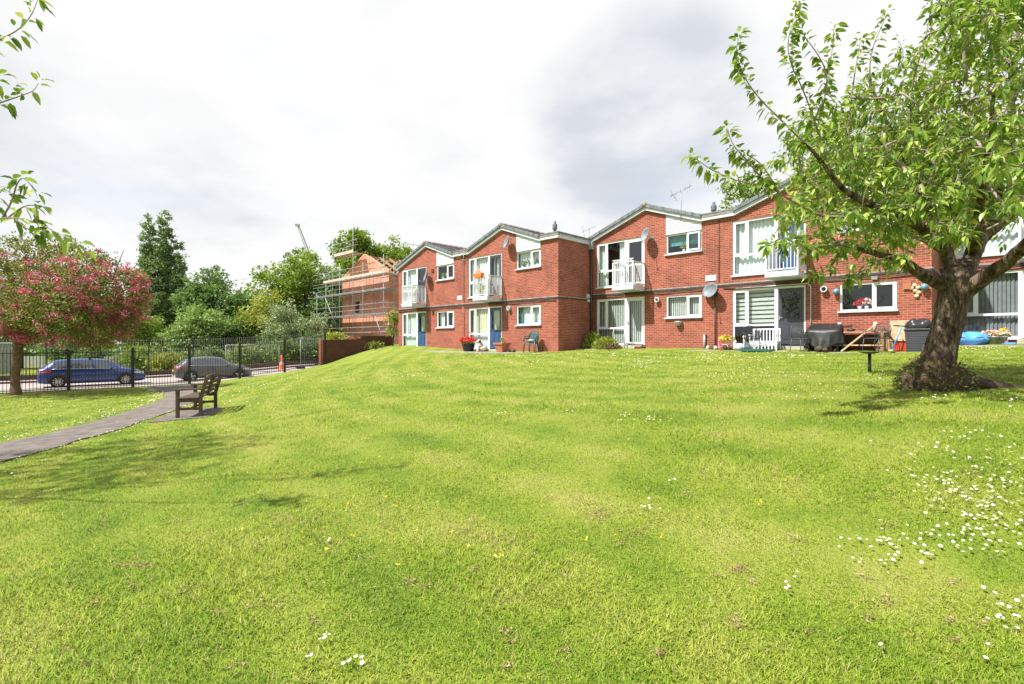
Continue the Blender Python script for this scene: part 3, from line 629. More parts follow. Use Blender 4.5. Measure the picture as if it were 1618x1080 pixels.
def flat(name, label, o, first, W, spec):
    root = thing(name, label, 'brick flats', o, RZ, 'gabled sections of the red brick terrace')
    bx = sorted({0, .45, PK, 5.58, W, *DOOR, *WIN})
    holes = [(DOOR[0], DOOR[1], -.02, 2.18), (DOOR[0], DOOR[1], 2.73, 4.87), (WIN[0], WIN[1], 1.17, 2.12), (WIN[0], WIN[1], 3.90, 4.75)]
    mb = MB(); zr = lambda x: roofline(x, first)
    for a, b in zip(bx[:-1], bx[1:]):
        hs = sorted([h for h in holes if h[0] < b - 1e-6 and h[1] > a + 1e-6], key=lambda h: h[2]); z = -.6
        eps = 1e-6
        for h in hs + [None]:
            t = h[2] if h else None
            if h: mb.poly([(a, 0, z), (b, 0, z), (b, 0, t), (a, 0, t)]); z = h[3]
            else: mb.poly([(a, 0, z), (b, 0, z), (b, 0, roofline(b - eps, first)), (a, 0, roofline(a + eps, first))])
    for x0, x1, z0, z1 in holes:
        for q in (((x0, 0, z0), (x0, .16, z0), (x0, .16, z1), (x0, 0, z1)), ((x1, 0, z0), (x1, 0, z1), (x1, .16, z1), (x1, .16, z0)), ((x0, 0, z1), (x0, .16, z1), (x1, .16, z1), (x1, 0, z1)), ((x0, 0, z0), (x1, 0, z0), (x1, .16, z0), (x0, .16, z0))): mb.poly(q)
    DP = 8.0
    pts = [(x, roofline(x - eps if x == W else x, first)) for x in (0, .45, PK, 5.58, W)]
    mb.poly([(W, DP, -.6), (0, DP, -.6)] + [(x, DP, z) for x, z in pts])
    if first: mb.poly([(0, DP, -.6), (0, 0, -.6), (0, 0, pts[0][1]), (0, DP, pts[0][1])])
    if spec.get('right'): mb.poly([(W, 0, -.6), (W, DP, -.6), (W, DP, EV), (W, 0, EV)])
    mb.build('wall', M['brick'], root)
    mb = MB()                                                            # dark backing rooms, gloom put into their colour: floor slabs and a cross wall
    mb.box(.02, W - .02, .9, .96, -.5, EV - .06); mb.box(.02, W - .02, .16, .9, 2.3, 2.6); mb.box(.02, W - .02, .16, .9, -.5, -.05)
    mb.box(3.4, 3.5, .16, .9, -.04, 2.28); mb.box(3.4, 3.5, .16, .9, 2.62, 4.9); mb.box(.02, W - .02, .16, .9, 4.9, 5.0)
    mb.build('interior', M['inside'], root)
    # roof: stepped tile courses, verge, ridge, flat valleys
    mb = MB(); xl = 0 if first else .45
    xl0 = xl - (.12 if first else 0)
    def course(xa, za, xb, zb, n, y0=-.16, y1=DP + .15):
        for k in range(n):
            t0, t1 = k / n, (k + 1.12) / n
            x0, z0, x1, z1 = xa + (xb - xa) * t0, za + (zb - za) * t0, xa + (xb - xa) * min(t1, 1), za + (zb - za) * min(t1, 1)
            mb.prism([(x0, z0 + .055), (x1, z1 + .02), (x1, z1 - .01), (x0, z0 + .005)] if xb > xa else [(x0, z0 + .055), (x0, z0 + .005), (x1, z1 - .01), (x1, z1 + .02)], y0 + .002 * k, y1, 0)
            xm0, xm1 = sorted((x0, xa + (xb - xa) * (k + .97) / n)); za_, zb_ = (z0, za + (zb - za) * (k + .97) / n) if xb > xa else (za + (zb - za) * (k + .97) / n, z0)
            mb.prism([(xm0, za_ - .085), (xm1, zb_ - .085), (xm1, zb_ + .05 + (.02 if xb < xa else 0)), (xm0, za_ + .045 + (.02 if xb > xa else 0))], -.205, -.163, 1)
    up = .21
    course(xl0, roofline(xl, first) + up - (.043 if first else 0), PK, TOPZ + up, 8); course(5.62, EV + up - .01, PK, TOPZ + up, 8)
    rf = mb.build('roof', [M['tile'], M['verge']], root)
    mb = MB(); y = -.215
    while y < DP: mb.tube([(PK, y, TOPZ + up + .005), (PK, y + .40, TOPZ + up + .005)], [.115, .105], 12); y += .42
    mb.build('ridge_tiles', M['ridge'], rf)
    mb = MB(); x1f = W + (.09 if spec.get('right') else 0)
    mb.box(5.60, x1f, -.15, DP, EV + .10, EV + .215); mb.box(5.60, x1f, -.165, -.10, EV + .216, EV + .262)
    if not first: mb.box(0, .47, -.15, DP, EV + .10, EV + .213); mb.box(0, .47, -.165, -.10, EV + .214, EV + .262)
    if spec.get('right'): mb.box(x1f - .06, x1f + .015, -.10, DP, EV + .216, EV + .263)
    mb.build('flat_roof', M['felt'], root)
    mb = MB(); fb = [x for x in (0, .45, PK, 5.58, x1f)]
    fb[0] -= .12 if first and spec.get('left') else 0
    for a, b in zip(fb[:-1], fb[1:]):
        za = roofline(max(a, 0) + eps, first) - (SLOPE * .12 if a < 0 else 0); zb = roofline(min(b, W) - eps, first)
        mb.prism([(a, za - .02), (b, zb - .02), (b, zb + .13), (a, za + .13)], -.135, -.003, 0)
    if spec.get('right'): mb.box(W + .002, x1f, -.003, DP, EV - .03, EV + .15)
    if spec.get('left'): mb.box(-.12, -.002, -.003, DP, roofline(0, first) - .06, roofline(0, first) + .10)
    mb.build('fascia', M['white'], root)
    mb = MB(); z = 4.755; line = lambda x: TOPZ - (x - PK) * .92 / 2.55 - .025; inv = lambda z: PK + (TOPZ - .025 - z) * 2.55 / .92
    while z < line(WIN[0]) - .02:
        zt = min(z + .15, line(WIN[0]) - .005); xa, xb = min(WIN[1], inv(z)), min(WIN[1], inv(zt))
        pr = [(WIN[0], z), (xa, z)] + ([(WIN[1], line(WIN[1]))] if xa == WIN[1] and xb < WIN[1] else []) + [(xb, zt), (WIN[0], zt)]
        m = len(pr); V = [(x, -.034 if k < 2 else -.018, zz) for k, (x, zz) in enumerate(pr)] + [(x, .01, zz) for x, zz in pr]
        mb.mesh(V, [tuple(range(m))] + [(i, i + m, (i + 1) % m + m, (i + 1) % m) for i in range(m)]); z += .155
    mb.build('cladding', M['clad'], root)
    # string course, cable and pipe
    mb = MB(); mb.box(0, W, -.028, -.001, 2.345, 2.41, 0); mb.box(0, W + (.03 if spec.get('right') else 0), -.034, -.001, 2.412, 2.452, 1)
    if spec.get('right'): mb.box(W + .001, W + .028, -.001, 2.45, 2.345, 2.41, 0); mb.box(W + .001, W + .034, .0, 2.45, 2.412, 2.452, 1)
    mb.build('string_course', [M['brown'], M['lead']], root)
    mb = MB(); pts = [(x, -.05, 2.30 + .018 * math.sin(x * 1.7 + o.x) - .012 * math.sin(x * 5.1)) for x in np.arange(.02, W, .25)]
    mb.tube(pts, .014, 6); mb.tube([(p[0], -.045, p[2] - .035 - .02 * math.sin(p[0] * 2.3)) for p in pts], .009, 5); mb.build('cable', M['plastic_black'], root)
    door_set(root, 0.0, 2.18, *spec['low']); door_set(root, 2.73, 4.87, *spec['up']); balcony(root, spec['balcony'])
    window(root, WIN[0], WIN[1], 1.17, 2.12, spec['winlow']); window(root, WIN[0], WIN[1], 3.90, 4.75, spec['winup'], open_=spec.get('open', False))
    return root
def small_flue(root, x, z, mat='white'):
    mb = MB(); mb.lathe([(.0, .0), (.085, 0), (.085, -.06), (.11, -.065), (.11, -.16), (.075, -.16), (.075, -.05), (0, -.05)], 16, (x, 0, z), axis='y'); mb.lathe([(.0, -.052), (.074, -.052)], 16, (x, 0, z), 1, 'y')
    return mb.build('boiler_flue', [M[mat], M['plastic_black']], root)
def wall_box(root, name, x, z, w, h, d, mat):
    mb = MB(); mb.box(x - w / 2, x + w / 2, -d, -.001, z - h / 2, z + h / 2); mb.box(x - w / 2 - .008, x + w / 2 + .008, -d - .006, -d, z + h / 2 - .02, z + h / 2 + .008); return mb.build(name, M[mat], root, bevel=.006)
hA1 = flat('gabled_flat', 'leftmost gabled brick flats, end wall next to the scaffolded house', A1, True, 6.45, dict(left=True, low=('net', 'net', ('half', 'blue_door'), False), up=('net', 'net', ('railed', 'grey_door'), True), balcony='bars', winlow='sides', winup=None))
hA2 = flat('gabled_flat', 'gabled brick flats with orange planter on the balcony and a shaded side wall', A2, False, 6.64, dict(right=True, low=('cream', 'net', ('half', 'blue_door'), False), up=('net', 'net', ('twin', 'grey_door'), True), balcony='bars', winlow='teal', winup='net'))
hB1 = flat('gabled_flat', 'gabled brick flats with white glazed doors, vertical blinds and a roof aerial', B1, True, 6.45, dict(low=('vblind', 'vblind', ('glazed', 'upvc'), False), up=('sides', 'sides', ('railed', 'upvc'), True), balcony='curved', winlow='vblind', winup='tealblind', open=True))
hB2 = flat('gabled_flat', 'gabled brick flats with dark grey front door behind the cherry tree', B2, False, 6.45, dict(right=True, low=('zebra', None, ('half', 'grey_door'), False), up=('net', 'net', ('twin', 'blue_door'), True), balcony='sheet', winlow=None, winup='net'))
hC1 = flat('gabled_flat', 'rightmost brick flats, wide window with grey vertical blinds beside the trunk', C1, True, 6.45, dict(right=True, low=('vgrey', 'vgrey', ('glazed', 'upvc'), False), up=('net', 'net', ('railed', 'upvc'), True), balcony='bars', winlow='vgrey', winup='net'))
small_flue(hA2, 3.55, 2.02); small_flue(hB1, 3.62, 1.97); small_flue(hB2, 3.55, 1.97)
wall_box(hA1, 'vent_grille', 3.62, 4.52, .18, .20, .05, 'brown'); wall_box(hA1, 'vent_grille', 3.66, 2.05, .14, .2, .05, 'brown'); wall_box(hA1, 'name_plate', 6.1, 2.78, .42, .22, .03, 'sign')
wall_box(hB1, 'name_plate', 5.97, 2.72, .44, .22, .03, 'sign'); wall_box(hB2, 'alarm_box', 5.85, 1.93, .20, .24, .06, 'terra'); wall_box(hB2, 'wall_lamp', 5.0, 2.23, .16, .1, .14, 'grey')
mb = MB(); mb.lathe([(0, -.11), (.07, -.10), (.13, -.05), (.15, .03), (.165, .035), (.165, .06), (0, .085)], 18, (4.6, -.10, .93)); mb.build('extractor_cowl', M['white'], hB1)
mb = MB(); mb.tube([(.12, -.09, -.3), (.12, -.09, 4.7)], .05, 12); mb.box(.02, .24, -.2, -.003, 4.62, 4.98, 1); mb.tube([(.30, -.05, -.3), (.30, -.05, 2.3)], .035, 10); mb.build('drainpipe', [M['brown'], M['grey']], hB1)
mb = MB(); mb.ball((.02, -.26, 2.35), .12, 0, 10); mb.ball((.02, -.2, 2.13), .09, 0, 10); mb.bar((.02, -.2, 2.3), (.1, -.02, 2.3), .05); mb.build('security_lamp', M['white'], hB1)
mb = MB(); mb.tube([(.05, -.03, 2.2), (.05, -.03, 0.7)], .012, 6); mb.tube([(.02, -.03, 4.95), (.02, -.03, 2.5)], .012, 6); mb.build('cable', M['plastic_black'], hA2)
mb = MB(); mb.tube([(6.3, -.02, 5.0), (6.3, -.02, 2.5)], .011, 6); mb.build('cable', M['plastic_black'], hB1)
mb = MB(); mb.tube([(3.12, -.03, .0), (3.12, -.03, 2.1), (3.05, -.03, 2.22), (.5, -.03, 2.235)], .02, 8); mb.build('conduit', M['white'], hB2)
mb = MB(); mb.tube([(5.72, -.06, -.25), (5.72, -.06, .42)], .05, 10); mb.box(5.66, 5.78, -.1, -.003, .42, .46); mb.build('waste_pipe', M['grey'], hB1)
# things on the roofs and fronts
def sat_dish(parent_xyz, rz, w, h, label, arm=.35, mast=0.0):
    r = thing('satellite_dish', label, 'satellite dish', parent_xyz, rz, 'satellite dishes on the terrace')
    mb = MB(); n = 20; V = []; rings = 5
    for i in range(rings + 1):
        t = i / rings
        for k in range(n): a = 2 * math.pi * k / n; V.append((w / 2 * t * math.cos(a), -.13 * t * t - arm + .14, h / 2 * t * math.sin(a)))
    mb.mesh(V, [(i * n + k, i * n + (k + 1) % n, (i + 1) * n + (k + 1) % n, (i + 1) * n + k) for i in range(rings) for k in range(n)], 0, True)
    d = mb.build('reflector', M['dish'], r); d.modifiers.new('thick', 'SOLIDIFY').thickness = .012; d.rotation_euler = (math.radians(-16), 0, math.radians(-24))
    mb = MB(); mb.tube([(0, -arm + .1, -.05), (0, -.03, -.05)], .022, 8); mb.box(-.07, .07, -.03, -.002, -.14, .06)
    mb.tube([(0, -arm + .1, -h * .42), (-.1, -arm - .32, -h * .40)], .012, 6); mb.tube([(-.1, -arm - .30, -h * .42), (-.1, -arm - .36, -h * .30)], .028, 8)
    if mast: mb.tube([(0, -.08, -.05), (0, -.08, -.05 - mast)], .028, 8)
    mb.build('bracket', M['galv'] if not mast else M['brown'], r); return r
def on(o, x, z, y=0): return o + E * x + NV * (-y) + Vector((0, 0, z))
sat_dish(on(A1, 3.40, 4.12), RZ, .60, .66, 'grey satellite dish on the leftmost flats beside its balcony door')
sat_dish(on(A2, 3.75, 5.16), RZ, .62, .66, 'satellite dish high under the gable beside the white cladding', .4)
sat_dish(on(B1, 3.35, 4.72), RZ, .52, .66, 'pale satellite dish seen edge on beside the curved white balcony', .45)
sat_dish(on(B2, -.28, 2.12), RZ, .80, .62, 'largest grey satellite dish, on a brown mast beside the striped blind window', .34, 2.2)
def aerial(name, label, loc, h, rz, n=5, tilt=.35):
    r = thing(name, label, 'aerial', loc, rz); mb = MB(); mb.tube([(0, 0, -.3), (.06, 0, h)], .014, 6); mb.build('mast', M['galv'], r)
    mb = MB(); a, b = Vector((-.45, 0, h - .28)), Vector((.45, 0, h + .12)); mb.tube([a, b], .012, 6)
    for k in range(n): c = a.lerp(b, (k + .5) / n); mb.tube([c + Vector((0, -.2 - .02 * k, .02)), c + Vector((0, .2, -.02))], .007, 5)
    mb.tube([a + Vector((.0, -.1, .3)), a + Vector((.3, .1, -.16))], .009, 5); mb.build('boom', M['galv'], r); return r
aerial('roof_aerial', 'tilted television aerial on the verge above the open window', on(B1, 4.75, 5.5, -.19), 1.05, RZ + .5)
aerial('roof_aerial', 'thin aerial over the inner corner of the terrace', on(B1, .03, 4.98, -.22), .7, RZ + 1.3, 3)
aerial('roof_aerial', 'bent old aerial hanging on the valley between the two left gables', on(A2, .15, 4.75, -.2), .45, RZ + .2, 6)
def cowl(label, loc):
    mb = MB(); mb.lathe([(.07, 0), (.07, .2), (.12, .22), (.1, .3), (.12, .36), (.1, .44), (.05, .5), (.07, .56), (.0, .6)], 14); tag(mb.build('roof_vent', M['verge'], loc=loc), label, 'roof vent', 'roof vents')
cowl('dark roof vent on the corner above the shaded side wall', on(A2, 6.4, 5.30, .05)); cowl('dark roof vent in the valley right of the tilted aerial', on(B1, 5.95, 5.30, .3))
# ---------------------------------------------------------------- railings, wall, road furniture
def railing(name, label, p0, n, step, h, zf, pn, post_w, mats, head=True, post_every=1):
    root = thing(name, label, 'railing', (p0.x, p0.y, zf(p0)))
    o = root.location
    def post(p):
        z = zf(p); mb = MB(); c = p - o; w = post_w / 2
        mb.box(c.x - w, c.x + w, c.y - w, c.y + w, z - o.z - .2, z - o.z + h + .03); mb.box(c.x - w - .008, c.x + w + .008, c.y - w - .008, c.y + w + .008, z - o.z + h + .03, z - o.z + h + .05)
        mb.build('post', mats, root)
    for k in range(n):
        a = p0 + FD * step * k; b = p0 + FD * step * (k + 1); za, zb = zf(a) - o.z, zf(b) - o.z
        mb = MB(); g = lambda t, dz: Vector((a.x + (b.x - a.x) * t - o.x, a.y + (b.y - a.y) * t - o.y, za + (zb - za) * t + dz))
        t0 = post_w / 2 / step
        mb.bar(g(t0, .13), g(1 - t0, .13), .04, .03); mb.bar(g(t0, h - .16), g(1 - t0, h - .16), .04, .03)
        for i in range(1, pn):
            t = i / pn; mb.tube([g(t, .05), g(t, h - .02)], .0115, 5, cap=True)
        mb.build('railing_panel', mats, root)
    for k in range(n + 1): post(p0 + FD * step * k)
    return root
ST = 2.448
railing('park_railing', 'black vertical bar railing between the lawn and the parked cars', FP - FD * ST * 5, 10, ST, 1.98, lambda p: gz(p.x, p.y) - .01, 20, .10, M['black'])
def zs(p): return float(zroad((p.x - FP.x) * FD.x + (p.y - FP.y) * FD.y))
railing('park_railing', 'dark railing on the far side of the road in front of the trees', FP + FN * 10.7 - FD * 14, 15, 2.6, 2.25, lambda p: zs(p) + .32, 18, .06, M['black'])
mb = MB(); V = []; aa = np.arange(-40, 40, 2.0)
for a in aa:
    for s, z in ((10.5, 0), (10.5, .40), (10.85, .40), (10.85, 0)): p = FP + FD * a + FN * s; V.append((p.x, p.y, zs(p) + z))
mb.mesh(V, [(i * 4 + k, i * 4 + k + 1, i * 4 + 5 + k, i * 4 + 4 + k) for i in range(len(aa) - 1) for k in range(3)])
tag(mb.build('low_wall', M['kerb']), 'low dark wall under the railing across the road', 'wall')
# dark garden wall rising from the railing to the first flats
wa, wb = Vector((-11.95, 32.0, 0)), Vector((-8.15, 34.9, 0)); wd = (wb - wa).normalized(); wl = (wb - wa).length
r = thing('garden_wall', 'dark brown brick garden wall between the railing and the leftmost flats', 'wall', (wa.x, wa.y, 0), math.atan2(wd.y, wd.x))
mb = MB(); mb.prism([(0, -.6), (wl, -.6), (wl, 2.03), (2.45, 2.00), (2.45, 1.80), (0, 1.73)], 0, .28); mb.build('wall', M['brick_dark'], r)
mb = MB(); mb.box(-.16, -.003, -.03, .31, -.6, 1.76); mb.build('pier', M['brick'], r)
r = thing('brick_pile', 'small stack of loose red bricks on the dark garden wall', 'bricks', (0, 0, 0))
p = wa + wd * 2.0; r.location = (p.x, p.y, 1.79); r.rotation_euler[2] = math.atan2(wd.y, wd.x)
for j in range(3):
    for k in range(4 - j):
        mb = MB(); mb.box(-.11, .11, -.05, .05, 0, .068); b = mb.build('brick', M['brick_new'] if (j + k) % 3 else M['brick'], r, bevel=.004)
        b.location = (-.40 + k * .24 + j * .1 + .02 * (k % 2), .12, .003 + j * .07); b.rotation_euler[2] = random.uniform(-.12, .12)
mb = MB(); mb.box(-.75, .45, .02, .24, -.028, 0); mb.build('plank', M['wood_pale'], r)
# cone, mesh panel, lamp, cabinet, boards
def loc_at(px, Y, dz=0.0):
    x = (px - 809) / F * Y; return Vector((x, Y, 0))
p = loc_at(445, 36.2); r = thing('traffic_cone', 'orange traffic cone standing at the far kerb behind the railing', 'cone', (p.x, p.y, zs(p) + .10))
mb = MB(); mb.box(-.22, .22, -.22, .22, 0, .04); mb.build('base', M['orange'], r, bevel=.01)
mb = MB(); mb.lathe([(.17, .041), (.125, .42), (.06, .95), (.05, 1.02), (0, 1.02)], 18); mb.build('cone_body', M['orange'], r)
mb = MB(); mb.lathe([(.133, .38), (.109, .58)], 18); mb.build('reflective_sleeve', M['white'], r)
def mesh_panel(px0, px1, Y0, Y1, h, label, z0=None):
    a, b = loc_at(px0, Y0), loc_at(px1, Y1); z = zs(a) if z0 is None else z0; d = b - a; L = d.length
    r = thing('fence_panel', label, 'fence panel', (a.x, a.y, z), math.atan2(d.y, d.x), 'temporary mesh fence panels'); mb = MB()
    for x in (0, L): mb.tube([(x, 0, 0), (x, 0, h)], .024, 8)
    mb.tube([(0, 0, h), (L, 0, h)], .022, 8); mb.tube([(0, 0, .15), (L, 0, .15)], .022, 8); mb.build('frame', M['galv'], r)
    mb = MB()
    for k in range(1, int(L / .13)): mb.tube([(k * .13, 0, .15), (k * .13, 0, h)], .0035, 4)
    for k in range(1, 9): mb.tube([(0, 0, h * k / 9), (L, 0, h * k / 9)], .0035, 4)
    mb.build('wire_mesh', M['grey'], r)
    for x in (0, L): mb = MB(); mb.box(x - .3, x + .3, -.12, .12, 0, .14); mb.build('foot_block', M['plastic_black'], r)
mesh_panel(357, 441, 35.4, 36.6, 2.05, 'galvanised mesh fence panel standing behind the grey car')
mesh_panel(475, 506, 37.5, 37.8, 2.2, 'galvanised mesh fence panel below the scaffold next to the brown wall')
p = loc_at(191, 44); r = thing('lamp_post', 'short pale lamp post with square white head among the trees', 'lamp post', (p.x, p.y, -.75))
mb = MB(); mb.tube([(0, 0, 0), (0, 0, 2.2)], .06, 10); mb.build('post', M['galv'], r)
mb = MB(); mb.prism([(-.22, 2.2), (.22, 2.2), (.30, 2.62), (-.30, 2.62)], -.22, .22); mb.box(-.33, .33, -.25, .25, 2.621, 2.68); mb.build('lamp_head', M['white'], r)
p = loc_at(-6, 38); r = thing('street_cabinet', 'pale grey shelter box at the left edge behind the blossom tree', 'cabinet', (p.x, p.y, zs(p)))
mb = MB(); mb.box(-.7, .7, -.5, .5, 0, 2.25); mb.build('body', M['grey'], r, bevel=.02); mb = MB(); mb.box(-.82, .82, -.62, .62, 2.251, 2.4); mb.build('roof', M['white'], r, bevel=.02)
mb = MB(); mb.box(-.3, .3, -.52, -.501, .25, 2.1); mb.box(.22, .26, -.55, -.52, 1.0, 1.2, 1); mb.build('door', [M['sign'], M['black']], r)
p = loc_at(55, 37.6); r = thing('notice_board', 'pale notice board on two posts behind the blue car', 'sign', (p.x, p.y, zs(p)), .5)
mb = MB(); mb.box(-.6, .6, -.02, .02, .55, 1.35); mb.build('board', M['sign'], r)
for x in (-.5, .5): mb = MB(); mb.box(x - .03, x + .03, .022, .07, 0, 1.4); mb.build('post', M['galv'], r)
p = loc_at(165, 43); q = loc_at(200, 45); d = q - p; r = thing('board_fence', 'low pale board fence seen over the blue car bonnet', 'fence', (p.x, p.y, -.9), math.atan2(d.y, d.x))
mb = MB()
for k in range(16): mb.box(k * .17, k * .17 + .14, 0, .02, .1, 1.25 + .02 * (k % 3))
mb.build('boards', M['sign'], r); mb = MB(); mb.box(0, 2.7, .021, .06, .35, .43); mb.box(0, 2.7, .021, .06, .95, 1.03); mb.build('rail', M['grey'], r)

# ---------------------------------------------------------------- cars
def car(name, label, loc, rz, st, L, w, paint, wheels, glass, wheel_r, spokes, roofbars):
    root = thing(name, label, 'car', loc, rz, None)
    ss = np.array(st, float)       # x, top z, belt z, half width at the belt, half width at the top, sill z
    def sec(x):
        c = [np.interp(x, ss[:, 0], ss[:, i]) for i in range(1, 6)]; top, belt, wb, wt, sill = c
        return [(wb * .86, sill), (wb * .975, sill + .09), (wb * 1.0, sill + (belt - sill) * .55), (wb * .985, belt), ((wb * .985 + wt) / 2 + .012, (belt + top - .05) / 2), (wt, top - .05), (wt * .78, top), (0, top + .012)]
    xs = sorted(set(list(np.linspace(0, L, 44)) + [s[0] for s in st])); mb = MB(); V = []; n = 15
    for x in xs:
        h = sec(x); V += [(x, -y, z) for y, z in h] + [(x, y, z) for y, z in h[-2::-1]]
    fs = [(i * n + k, (i + 1) * n + k, (i + 1) * n + k + 1, i * n + k + 1) for i in range(len(xs) - 1) for k in range(n - 1)]
    fs += [(i * n, i * n + n - 1, (i + 1) * n + n - 1, (i + 1) * n) for i in range(len(xs) - 1)]
    fs += [tuple(range(n)), tuple(range((len(xs) - 1) * n + n - 1, (len(xs) - 1) * n - 1, -1))]
    mb.mesh(V, fs, 0, True); body = mb.build('body', paint, root)
    def side_pt(x, t, s, off=.012):
        h = sec(x); (y3, z3), (y4, z4), (y5, z5) = h[3], h[4], h[5]
        y, z = (y3 + (y4 - y3) * t * 2, z3 + (z4 - z3) * t * 2) if t < .5 else (y4 + (y5 - y4) * (t * 2 - 1), z4 + (z5 - z4) * (t * 2 - 1))
        return (x, s * (y + off), z + off * .3)
    for s in (-1, 1):
        for (b0, b1, t0, t1) in glass['side']:
            mb = MB(); V = []; m = 12; lv = (.08, .35, .65, .90)
            for k in range(m + 1):
                u = k / m
                for v in lv: f = (v - .08) / .82; V.append(side_pt((b0 + (b1 - b0) * u) * (1 - f) + (t0 + (t1 - t0) * u) * f, v, s))
            mb.mesh(V, [(k * 4 + j, (k + 1) * 4 + j, (k + 1) * 4 + j + 1, k * 4 + j + 1) for k in range(m) for j in range(3)], 0, True); mb.build('side_window', M['car_glass'], root)
        mb = MB(); a, b = glass['trim']; mb.tube([side_pt(x, .05, s, .018) for x in np.linspace(a, b, 10)], .011, 6); mb.build('window_trim', M['alloy'], root)
        # door seams and handles
        for x in glass['seams']:
            mb = MB(); mb.tube([(x, s * (np.interp(z, [p[1] for p in sec(x)[:4]], [p[0] for p in sec(x)[:4]]) + .002), z) for z in np.linspace(sec(x)[1][1] + .05, sec(x)[3][1], 6)], .006, 4); mb.build('door_seam', M['plastic_black'], root)
        for x in glass['handles']: mb = MB(); y = sec(x)[3][0]; mb.box(x - .1, x + .1, *(sorted((s * (y - .01), s * (y + .03)))), sec(x)[3][1] - .13, sec(x)[3][1] - .095); mb.build('door_handle', paint, root, bevel=.008)
        x = glass['mirror']; y = sec(x)[3][0]; mb = MB(); mb.ball((x, s * (y + .11), sec(x)[3][1] + .07), (.07, .11, .07), 0, 12); mb.bar((x, s * y, sec(x)[3][1]), (x, s * (y + .1), sec(x)[3][1] + .04), .05); mb.build('mirror', paint, root)
        # lamps wrap round the corners
        x0, x1, z0, z1 = glass['rear_lamp']; mb = MB(); V = []
        for k in range(7):
            x = x0 + (x1 - x0) * k / 6; hs = sec(x)
            for z in (z0, z1 - (.05 * k / 6)): V.append((x - .012, s * (np.interp(z, [p[1] for p in hs[:6]], [p[0] for p in hs[:6]]) + .012), z))
        mb.mesh(V, [(2 * k, 2 * k + 2, 2 * k + 3, 2 * k + 1) for k in range(6)], 0, True); yb = V[0][1]
        mb.poly([(x0 - .012, yb, z0), (x0 - .02, yb * .62, z0), (x0 - .02, yb * .62, z1), (x0 - .012, yb, z1)]); mb.build('rear_lamp', M['lamp_red'], root)
        x0, x1, z0, z1 = glass['head_lamp']; mb = MB(); V = []
        for k in range(7):
            x = x0 + (x1 - x0) * k / 6; hs = sec(x)
            for z in (z0 + (1 - k / 6) * .07, z1 - k / 6 * .03): V.append((x + .008, s * (np.interp(z, [p[1] for p in hs[:6]], [p[0] for p in hs[:6]]) + .010), z))
        mb.mesh(V, [(2 * k, 2 * k + 2, 2 * k + 3, 2 * k + 1) for k in range(6)], 0, True); mb.build('headlight', M['lamp_clear'], root)
        mb = MB(); mb.tube([(x, s * (sec(x)[0][0] + .03), sec(x)[0][1] + .03) for x in np.linspace(wheels[0] + .4, wheels[1] - .4, 8)], .035, 6); mb.build('sill_trim', M['plastic_black'], root)
        for xw in wheels:
            yw = sec(xw)[2][0]
            mb = MB(); ar = wheel_r + .055; V = []; m = 22
            for k in range(m + 1):
                a = math.pi * (-.12 + 1.24 * k / m); 
                for rr_ in (0, ar):
                    V.append((xw + rr_ * math.cos(a), s * (yw + .006), wheel_r + .015 + rr_ * math.sin(a)))
            mb.mesh(V, [(2 * k, 2 * k + 1, 2 * k + 3, 2 * k + 2) for k in range(m)]); mb.build('wheel_arch', M['plastic_black'], root)
            wr = thing('wheel', None, None, (xw, s * (yw - .085), wheel_r)); wr.parent = root
            mb = MB(); mb.lathe([(wheel_r * .66, -.1), (wheel_r * .94, -.105), (wheel_r, -.07), (wheel_r, .07), (wheel_r * .94, .105), (wheel_r * .66, .1)], 32, axis='y'); mb.build('tyre', M['tyre'], wr)
            mb = MB(); mb.lathe([(wheel_r * .60, s * .06), (wheel_r * .67, s * .10), (wheel_r * .70, s * .098)], 32, axis='y')
            for k in range(spokes):
                a = 2 * math.pi * k / spokes + .2
                for da in ((-.13, .13) if spokes < 8 else (0,)):
                    mb.bar((wheel_r * .12 * math.cos(a), s * .085, wheel_r * .12 * math.sin(a)), (wheel_r * .66 * math.cos(a + da), s * .088, wheel_r * .66 * math.sin(a + da)), .042, .035, up=(0, 1, 0))
            mb.lathe([(0, s * .1), (wheel_r * .17, s * .098), (wheel_r * .18, s * .07)], 16, axis='y'); mb.build('rim', M['alloy'], wr)
            mb = MB(); mb.lathe([(0, s * .045), (wheel_r * .66, s * .045)], 24, axis='y'); mb.build('brake_disc', M['plastic_black'], wr)
    for nm, (xa, xb) in (('windscreen', glass['wind']), ('rear_window', glass['rear'])):
        mb = MB(); V = []; q = np.linspace(xa, xb, 8)
        for x in q:
            h = sec(x); y5, z5 = h[5]; z6 = h[6][1]
            for t in (-.93, -.75, -.4, 0, .4, .75, .93): V.append((x + (.008 if nm == 'windscreen' else -.010), t * y5, (z5 + (z6 - z5) * min(1, (1 - abs(t)) / .22)) + .012))
        mb.mesh(V, [(k * 7 + j, (k + 1) * 7 + j, (k + 1) * 7 + j + 1, k * 7 + j + 1) for k in range(7) for j in range(6)], 0, True); mb.build(nm, M['car_glass'], root)
    mb = MB(); x = L; mb.box(L - .05, L + .004, -.42, .42, .30, .42); mb.build('grille', M['plastic_black'], root)
    mb = MB(); mb.box(-.012, .02, -.26, .26, glass['plate'], glass['plate'] + .11); mb.build('number_plate', M['yellow'], root)
    if roofbars:
        for x in roofbars:
            z = np.interp(x, ss[:, 0], ss[:, 1]); mb = MB(); mb.bar((x, -.6, z + .10), (x, .6, z + .10), .06, .03)
            for s in (-1, 1): mb.box(x - .05, x + .05, *sorted((s * .60, s * .52)), z - .03, z + .10)
            mb.build('roof_bar', M['plastic_black'], root, bevel=.006)
    return root
